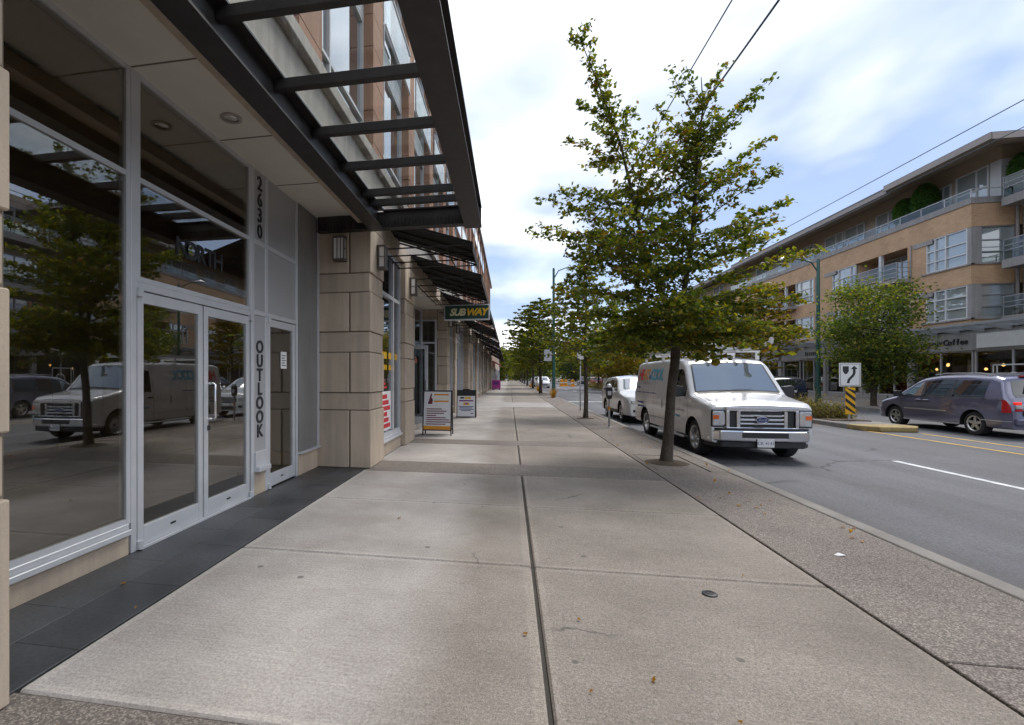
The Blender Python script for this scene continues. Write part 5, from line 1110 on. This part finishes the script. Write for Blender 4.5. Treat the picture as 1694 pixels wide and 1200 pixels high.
MB().prism(bm_, lambda a,b,n:(a,b,n), .40, .615).build('bumper', M_CHROME, V.t, bevel=.03, seg=3); MB().prism([(x*.99,y_+.01) for x,y_ in bm_], lambda a,b,n:(a,b,n), .615, .65).build('bumper_pad', M_BLK, V.t, bevel=.01)
MB().prism([(x*.96,y_+.04) for x,y_ in bm_], lambda a,b,n:(a,b,n), .27, .405).build('air_dam', M_BLK, V.t, bevel=.02)
MB().box(-.42,.42,-.172,-.15,.475,.575).build('bumper_slot', M_BLK, V.t)
pt = MB().box(-.155,.155,-.185,-.165,.30,.46).build('number_plate', M_WHITE, V.t, bevel=.004); text('CK 4141', .085, TM((0,-.186,.375),(1,0,0),(0,0,1)), 'plate_text', M_BLUEP, pt, .001)
for sg in (-1,1): MB().tube([(sg*.1-.28,.965,1.335),(sg*.1+.22,1.02,1.39)],.011,6).build('wiper', M_BLK, V.t)
V.topp(.10,.88,.97,'hood_shut_line',M_BLK,V.body,.0015,.985,1.0,10,1); V.topp(.10,.88,.97,'hood_shut_line',M_BLK,V.body,.0015,-1.0,-.985,10,1); V.topp(.90,.985,.96,'cowl',M_BLK,V.t,.004)
y_ = 4.98
for ch, m_ in zip('HEAT', (M_HCR,M_HCR,M_HCO,M_HCO)): V.text_side(ch, y_, 1.70, .42, m_, shear=.15, bold=.014); y_ -= .245
V.text_side('n', y_+.03, 1.66, .20, M_BLUEP, shear=.15, bold=.008); y_ -= .165
for ch in 'COOL': V.text_side(ch, y_, 1.70, .42, M_HCB, shear=.15, bold=.014); y_ -= .275
def bars(y0, z, segs_, h_, m_):
    for w_ in segs_:
        V.side(-1, y0-w_, y0, z, z+h_, 'text_line', m_, V.body, .005, 2, 1); y0 -= w_+.06
bars(5.0,1.46,[.2,.34,.3,.16],.065,M_ALUP); bars(5.1,1.33,[.3],.045,M_BLUEP); bars(5.1,1.12,[.42,.40,.28,.5],.11,M_BLUEP); bars(5.0,.90,[.2,.36],.05,M_BLUEP); bars(5.0,.79,[.3,.26],.05,M_BLUEP); bars(1.95,.88,[.42,.22],.05,M_ALUP); bars(1.9,.74,[.4],.05,M_HCB)
def rack():
    r = MB()
    for yy_ in (1.9,3.1,4.6): r.box(-.92,.92,yy_-.03,yy_+.03,2.22,2.26).box(-.9,-.84,yy_-.03,yy_+.03,2.05,2.22).box(.84,.9,yy_-.03,yy_+.03,2.05,2.22)
    ro = r.build('roof_rack', M_WHITE, V.t)
    for x0 in (-.75,-.1):
        l = MB().box(x0,x0+.05,1.4,5.0,2.262,2.34).box(x0+.45,x0+.5,1.4,5.0,2.262,2.34)
        for k in range(12): l.box(x0+.05,x0+.45,1.55+k*.29,1.59+k*.29,2.285,2.315)
        l.build('ladder', M_ALU, ro)
    MB().tube([(.62,4.6,2.32),(.62,1.5,2.32),(.66,1.25,2.34),(.78,1.15,2.40),(.80,1.13,2.6)],.05,10).build('conduit_pipe', M_WHITE, ro, smooth=True); MB().box(-.4,.3,2.2,3.2,2.345,2.46).build('tool_box', M_SILVER, ro, bevel=.02)
rack()
V.place((4.82, 10.45, -.15), R(.8)); V.t.scale = (.955, 1, 1)

# --- grey minivan
def minivan(label, paint):
    C = Car('minivan', label, 'car', 4.80, 1.83, [(0,.66),(.06,.74),(.2,.83),(.55,.93),(1.0,1.04),(1.08,1.08),(1.75,1.55),(1.95,1.63),(2.5,1.71),(3.3,1.73),(4.15,1.68),(4.40,1.60),(4.66,1.08),(4.72,1.0),(4.76,.92),(4.8,.80)], .26, 1.03, .33, (.93,3.77), .335, paint, (.55,.20), (.35,.10), rc=.13, spokes=5)
    C.topp(1.13,1.74,.93,'windscreen',M_WSG); C.topp(4.43,4.655,.90,'rear_window',M_CARG,o=.006)
    hi = lambda y_: min(1.575, C.zt(y_)-.145)
    for sg in (-1,1):
        C.side(sg,1.32,2.02,1.06,hi,'side_window',M_WSG); C.side(sg,2.10,3.05,1.06,hi,'side_window',M_CARG); C.side(sg,3.11,4.10,1.07,lambda y_: min(1.555,C.zt(y_)-.15),'side_window',M_CARG)
        C.side(sg,1.25,4.16,1.04,1.058,'window_trim',M_BLK,C.body,.003,14,1); C.side(sg,2.02,2.10,1.06,hi,'pillar',M_BLK,C.body,.003,2,4); C.side(sg,3.05,3.11,1.06,hi,'pillar',M_BLK,C.body,.003,2,4)
        C.seam(sg,1.28,.36,1.02); C.seam(sg,2.08,.36,1.05); C.seam(sg,3.1,.62,1.05); C.handle(sg,1.95,.93,paint); C.handle(sg,2.22,.93,paint); C.mirror(sg,1.32,1.04,M_BLK if sg > 0 else paint)
        C.side(sg,1.38,2.95,.62,.655,'side_moulding',M_SILVER,C.t,.012,8,1); C.side(sg,1.32,3.35,.27,.31,'sill_trim',M_SILVER,C.t,.008,8,1)
        tl = C.side(sg,4.60,4.78,lambda y_:.70,lambda y_: min(1.04,C.zt(y_)-.03),'tail_light',M_TAIL,C.t,.008,6,4)
        MB().box(*sorted((sg*.62,sg*.775)),4.66,4.835,.74,.80).build('lamp_segment', M_TAIL, tl, bevel=.01); MB().box(*sorted((sg*.62,sg*.775)),4.66,4.832,.81,.90).build('lamp_segment', M_HEADL, tl, bevel=.01); MB().box(*sorted((sg*.62,sg*.76)),4.62,4.80,.91,.985).build('lamp_segment', E_TAIL, tl, bevel=.01)
        C.side(sg,.12,.42,.62,.76,'headlight',M_HEADL,C.t,.006,5,2); C.side(sg,.2,.5,.34,.36,'bumper_line',M_BLK,C.body,.003,4,1); C.side(sg,4.0,4.78,.46,.48,'bumper_line',M_SILVER,C.body,.004,8,1)
    MB().box(-.60,.60,4.80,4.825,.62,.76).build('plate_recess', M_BLK, C.t); MB().box(-.16,.16,4.826,4.832,.62,.76).build('number_plate', M_WHITE, C.t)
    MB().box(-.78,.78,4.72,4.87,.36,.56).build('bumper', paint, C.t, bevel=.05, seg=3); MB().box(-.30,.30,4.32,4.42,1.655,1.69).build('brake_light', M_TAIL, C.t); MB().box(-.5,.5,-.01,.02,.42,.56).build('grille', M_BLK, C.t); MB().box(-.40,-.25,4.70,4.80,.93,.96).build('badge', M_CHROME, C.t)
    for sg in (-1,1): MB().tube([(sg*.62,2.2,1.72),(sg*.64,2.6,1.76),(sg*.64,3.7,1.76),(sg*.62,4.05,1.71)],.018,6).build('roof_rail', M_SILVER, C.t)
    return C
G = minivan('grey minivan driving past the yellow median nose', M_GREYCAR)
G.place((13.82, 20.05, -.15), math.pi)
# --- sport utility vehicles
def suv(label, paint, group=None):
    C = Car('sport_utility_car', label, 'car', 4.72, 1.86, [(0,.72),(.05,.86),(.15,.95),(.5,1.02),(1.15,1.12),(1.22,1.15),(1.95,1.57),(2.15,1.63),(2.7,1.68),(3.4,1.66),(4.1,1.60),(4.3,1.52),(4.58,1.10),(4.66,1.02),(4.72,.9)], .28, 1.08, .36, (.92,3.64), .365, paint, (.5,.17), (.4,.12), group, rc=.13, spokes=5)
    C.topp(1.27,1.94,.94,'windscreen',M_WSG); C.topp(4.33,4.57,.88,'rear_window',M_CARG,o=.006); hi = lambda y_: min(1.53, C.zt(y_)-.14)
    for sg in (-1,1):
        C.side(sg,1.50,2.28,1.10,hi,'side_window',M_CARG); C.side(sg,2.36,3.25,1.10,hi,'side_window',M_CARG); C.side(sg,3.32,3.95,1.11,lambda y_: min(1.48,C.zt(y_)-.16),'side_window',M_CARG)
        C.seam(sg,1.42,.38,1.06); C.seam(sg,2.32,.38,1.1); C.seam(sg,3.28,.65,1.1); C.handle(sg,2.18,.98,paint); C.handle(sg,3.12,.98,paint); C.mirror(sg,1.52,1.08,paint)
        C.side(sg,.05,.46,.72,lambda y_: min(.90,C.zt(y_)-.06),'headlight',M_HEADL,C.t,.008,6,3); C.side(sg,4.42,4.68,.82,1.02,'tail_light',M_TAIL,C.t,.008,5,3); C.side(sg,1.35,3.25,.29,.42,'sill_trim',M_BLK,C.t,.006,8,1)
        MB().box(*sorted((sg*.50,sg*.74)),-.02,.05,.70,.83).build('headlight', M_HEADL, C.t, bevel=.02); MB().box(*sorted((sg*.50,sg*.68)),-.02,.05,.40,.50).build('fog_lamp', M_BLK, C.t, bevel=.02)
    gr = MB().box(-.42,.42,-.03,.03,.60,.84).build('grille', M_BLK, C.t, bevel=.03)
    for z in (.65,.72,.79): MB().box(-.40,.40,-.04,-.028,z-.012,z+.012).build('grille_bar', M_CHROME, gr)
    MB().box(-.40,.40,-.03,.03,.32,.46).build('lower_intake', M_BLK, C.t, bevel=.02); MB().box(-.15,.15,-.045,-.03,.47,.58).build('number_plate', M_WHITE, C.t); MB().box(-.25,.25,4.72,4.73,.75,.88).build('number_plate', M_WHITE, C.t)
    return C
S = suv('white sport utility car parked behind the white work van', M_SWHITE); S.place((4.93, 17.95, -.15))
GP = 'cars parked along the street'
def more(src, loc, rz, label, old, new):
    d = dup(src, loc, rz, label, GP); recolour(d, old, new); return d
more(S.t, (16.25,36.4,-.15), math.pi, 'dark navy car parked on the far kerb behind the van bonnet', M_SWHITE, M_NAVY)
more(S.t, (16.2,44.0,-.15), math.pi, 'silver-roofed car parked next in front of the dark navy car', M_SWHITE, M_SILVER); more(S.t, (16.2,51,-.15), math.pi, 'dark red car parked deeper along the far kerb', M_SWHITE, M_REDCAR)
more(G.t, (5.0,73.5,-.15), 0, 'white minivan parked facing us beyond the green lamp post', M_GREYCAR, M_SWHITE); more(S.t, (5.0,84,-.15), 0, 'white car parked behind the distant white minivan', M_SWHITE, M_VWHITE)
more(S.t, (13.8,86,-.15), math.pi, 'red car driving away past the second median', M_SWHITE, M_REDCAR); more(G.t, (14,100,-.15), math.pi, 'dark minivan driving away far down the road', M_GREYCAR, M_NAVY); more(S.t, (16.2,62,-.15), math.pi, 'white car parked far down the far kerb, seen over the sport utility roof', M_SWHITE, M_VWHITE)
more(S.t, (5.0,95,-.15), 0, 'dark car parked last in the near row', M_SWHITE, M_NAVY)
# orange works barrels on the road
for k, (x, yy) in enumerate(((9.0,88),(9.9,90),(10.6,86))):
    t = thing('traffic_barrel', ['orange traffic barrel nearest the distant white minivan','orange traffic barrel in the middle of three in the road','orange traffic barrel next to the median end'][k], 'barrel', (x,yy,-.15), group='orange barrels in the road')
    MB().lathe([(0,-.15),(.45,-.15),(.42,.0),(.32,.02),(.28,1.05),(0,1.08)],14,origin=(x,yy,0)).build('body', M_ORANGE, t, smooth=True); MB().lathe([(.31,.4),(.30,.58)],14,origin=(x,yy,0)).build('white_band', M_WHITE, t)

# ------------------------------------------------------------------ far buildings
def far_block(x0, x1, y0, y1, h, wallm, label, face):
    t = thing('far_building', label, 'building', ((x0+x1)/2,y0,-.2)); MB().box(x0,x1,y0,y1,-.2,h).build('wall', wallm, t); MB().box(x0-.3,x1+.3,y0-.3,y1+.3,h,h+.4).build('roof', M_ROOF, t)
    nf = max(1,int((h-1)/3.2)); mp = FW(x0-.01) if face == 'W' else FE(x1+.01)
    for f in range(nf):
        yb = y0+1
        while yb+2.4 < y1: window(t, mp, yb, yb+2.4, .8+f*3.2, 2.7+f*3.2, (yb+1.2,), (), .1, .06, M_WFRAME, M_WING); yb += 4.2
    ns = FS(y0-.01)
    for f in range(nf):
        xb = x0+1
        while xb+2.2 < min(x1, x0+22): window(t, ns, xb, xb+2.2, .8+f*3.2, 2.7+f*3.2, (), (), .1, .06, M_WFRAME, M_WING); xb += 4
far_block(25.5, 42, 98, 135, 10, M_STONE, 'tan block beyond the brick apartment building', 'W'); far_block(26, 42, 142, 190, 8, M_GREYC, 'grey block farthest along the far pavement', 'W'); far_block(-16, -3.5, 126, 190, 7.5, M_GREYC, 'grey block farthest along the near pavement', 'E')
far_block(2, 20, 262, 280, 9, M_CONC, 'pale building closing the view at the end of the road', 'W')

# ------------------------------------------------------------------ small things on the pavement
rng = np.random.default_rng(5); 
def leaf_on_ground(x, y_, s, a):
    mb = MB(); c, s_ = math.cos(a), math.sin(a)
    p = [(-.5,0,.004),(-.2,.28,.012),(.15,.25,.006),(.5,0,.016),(.12,-.3,.004),(-.2,-.24,.013)]
    mb.add([(x+(u*c-v*s_)*s, y_+(u*s_+v*c)*s, w+.002) for u,v,w in p], [(0,1,2,3),(0,3,4,5)]); return mb
spots = [(.09,2.87,.045,.3),(.70,2.55,.05,1.2),(.38,2.40,.03,.8),(-2.75,3.06,.06,.5),(-2.38,2.75,.035,2),(-1.9,1.75,.05,.2),(-1.15,5.0,.06,1),(.42,3.1,.035,2.2),(.98,2.3,.03,.1),(1.72,4.0,.03,1.5)]
for k, (x, y_, s, a) in enumerate(spots):
    s *= .75
    tag(leaf_on_ground(x, y_, s, a).build('fallen_leaf', M_FALLEN, normals=False), ['small yellow leaf left of the long pavement joint','curled brown leaf right of the long pavement joint near the bottom','tiny orange leaf close beside the long joint','orange leaf on the dark entrance tiles by the window base','small leaf at the edge of the dark entrance tiles','orange leaf on the aggregate band at the bottom left','brown leaf on the pale slab in front of the double doors','brown leaf midway on the nearest right-hand slab','tiny leaf lowest on the nearest right-hand slab','tiny leaf beside the black oval cap'][k], 'leaf', 'fallen leaves on the pavement')
pts = []
for _ in range(160): pts.append((rng.uniform(2.3,3.5), rng.uniform(5,30), .012))
for _ in range(60): pts.append((rng.uniform(10.2,10.6), rng.uniform(17,24), -.13))
e = thing('leaf_litter', 'scattered dry leaves along the kerb and median edge', 'leaves', (3,6,0)); e['kind'] = 'stuff'; foliage(pts, .05, rng, 'leaves', M_FALLEN, e, .1, .7)
t = thing('valve_cap', 'small black oval cap lying on the right-hand slab', 'cap', (1.36,3.64,0)); MB().lathe([(.048,0),(.048,.006),(.04,.010),(.0,.009)],20,origin=(1.36,3.64,.001)).build('disc', M_LETTER, t, smooth=True); MB().lathe([(.028,.0095),(.028,.013),(.023,.013)],16,origin=(1.36,3.64,.001)).build('ring', M_BLK, t)
tag(MB().add([(2.71,4.61,.002),(2.76,4.60,.012),(2.77,4.63,.006),(2.73,4.64,.02),(2.69,4.63,.004)],[(0,1,2,3),(0,3,4)]).build('paper_scrap', M_WHITE, normals=False), 'crumpled white paper scrap on the aggregate strip', 'paper')
tag(MB().lathe([(0,.004),(.014,.006),(.016,.02),(0,.03)],10,origin=(1.74,2.14,0)).build('bottle_cap', M_RED, smooth=True), 'tiny red bottle cap at the lower right of the pavement', 'cap')
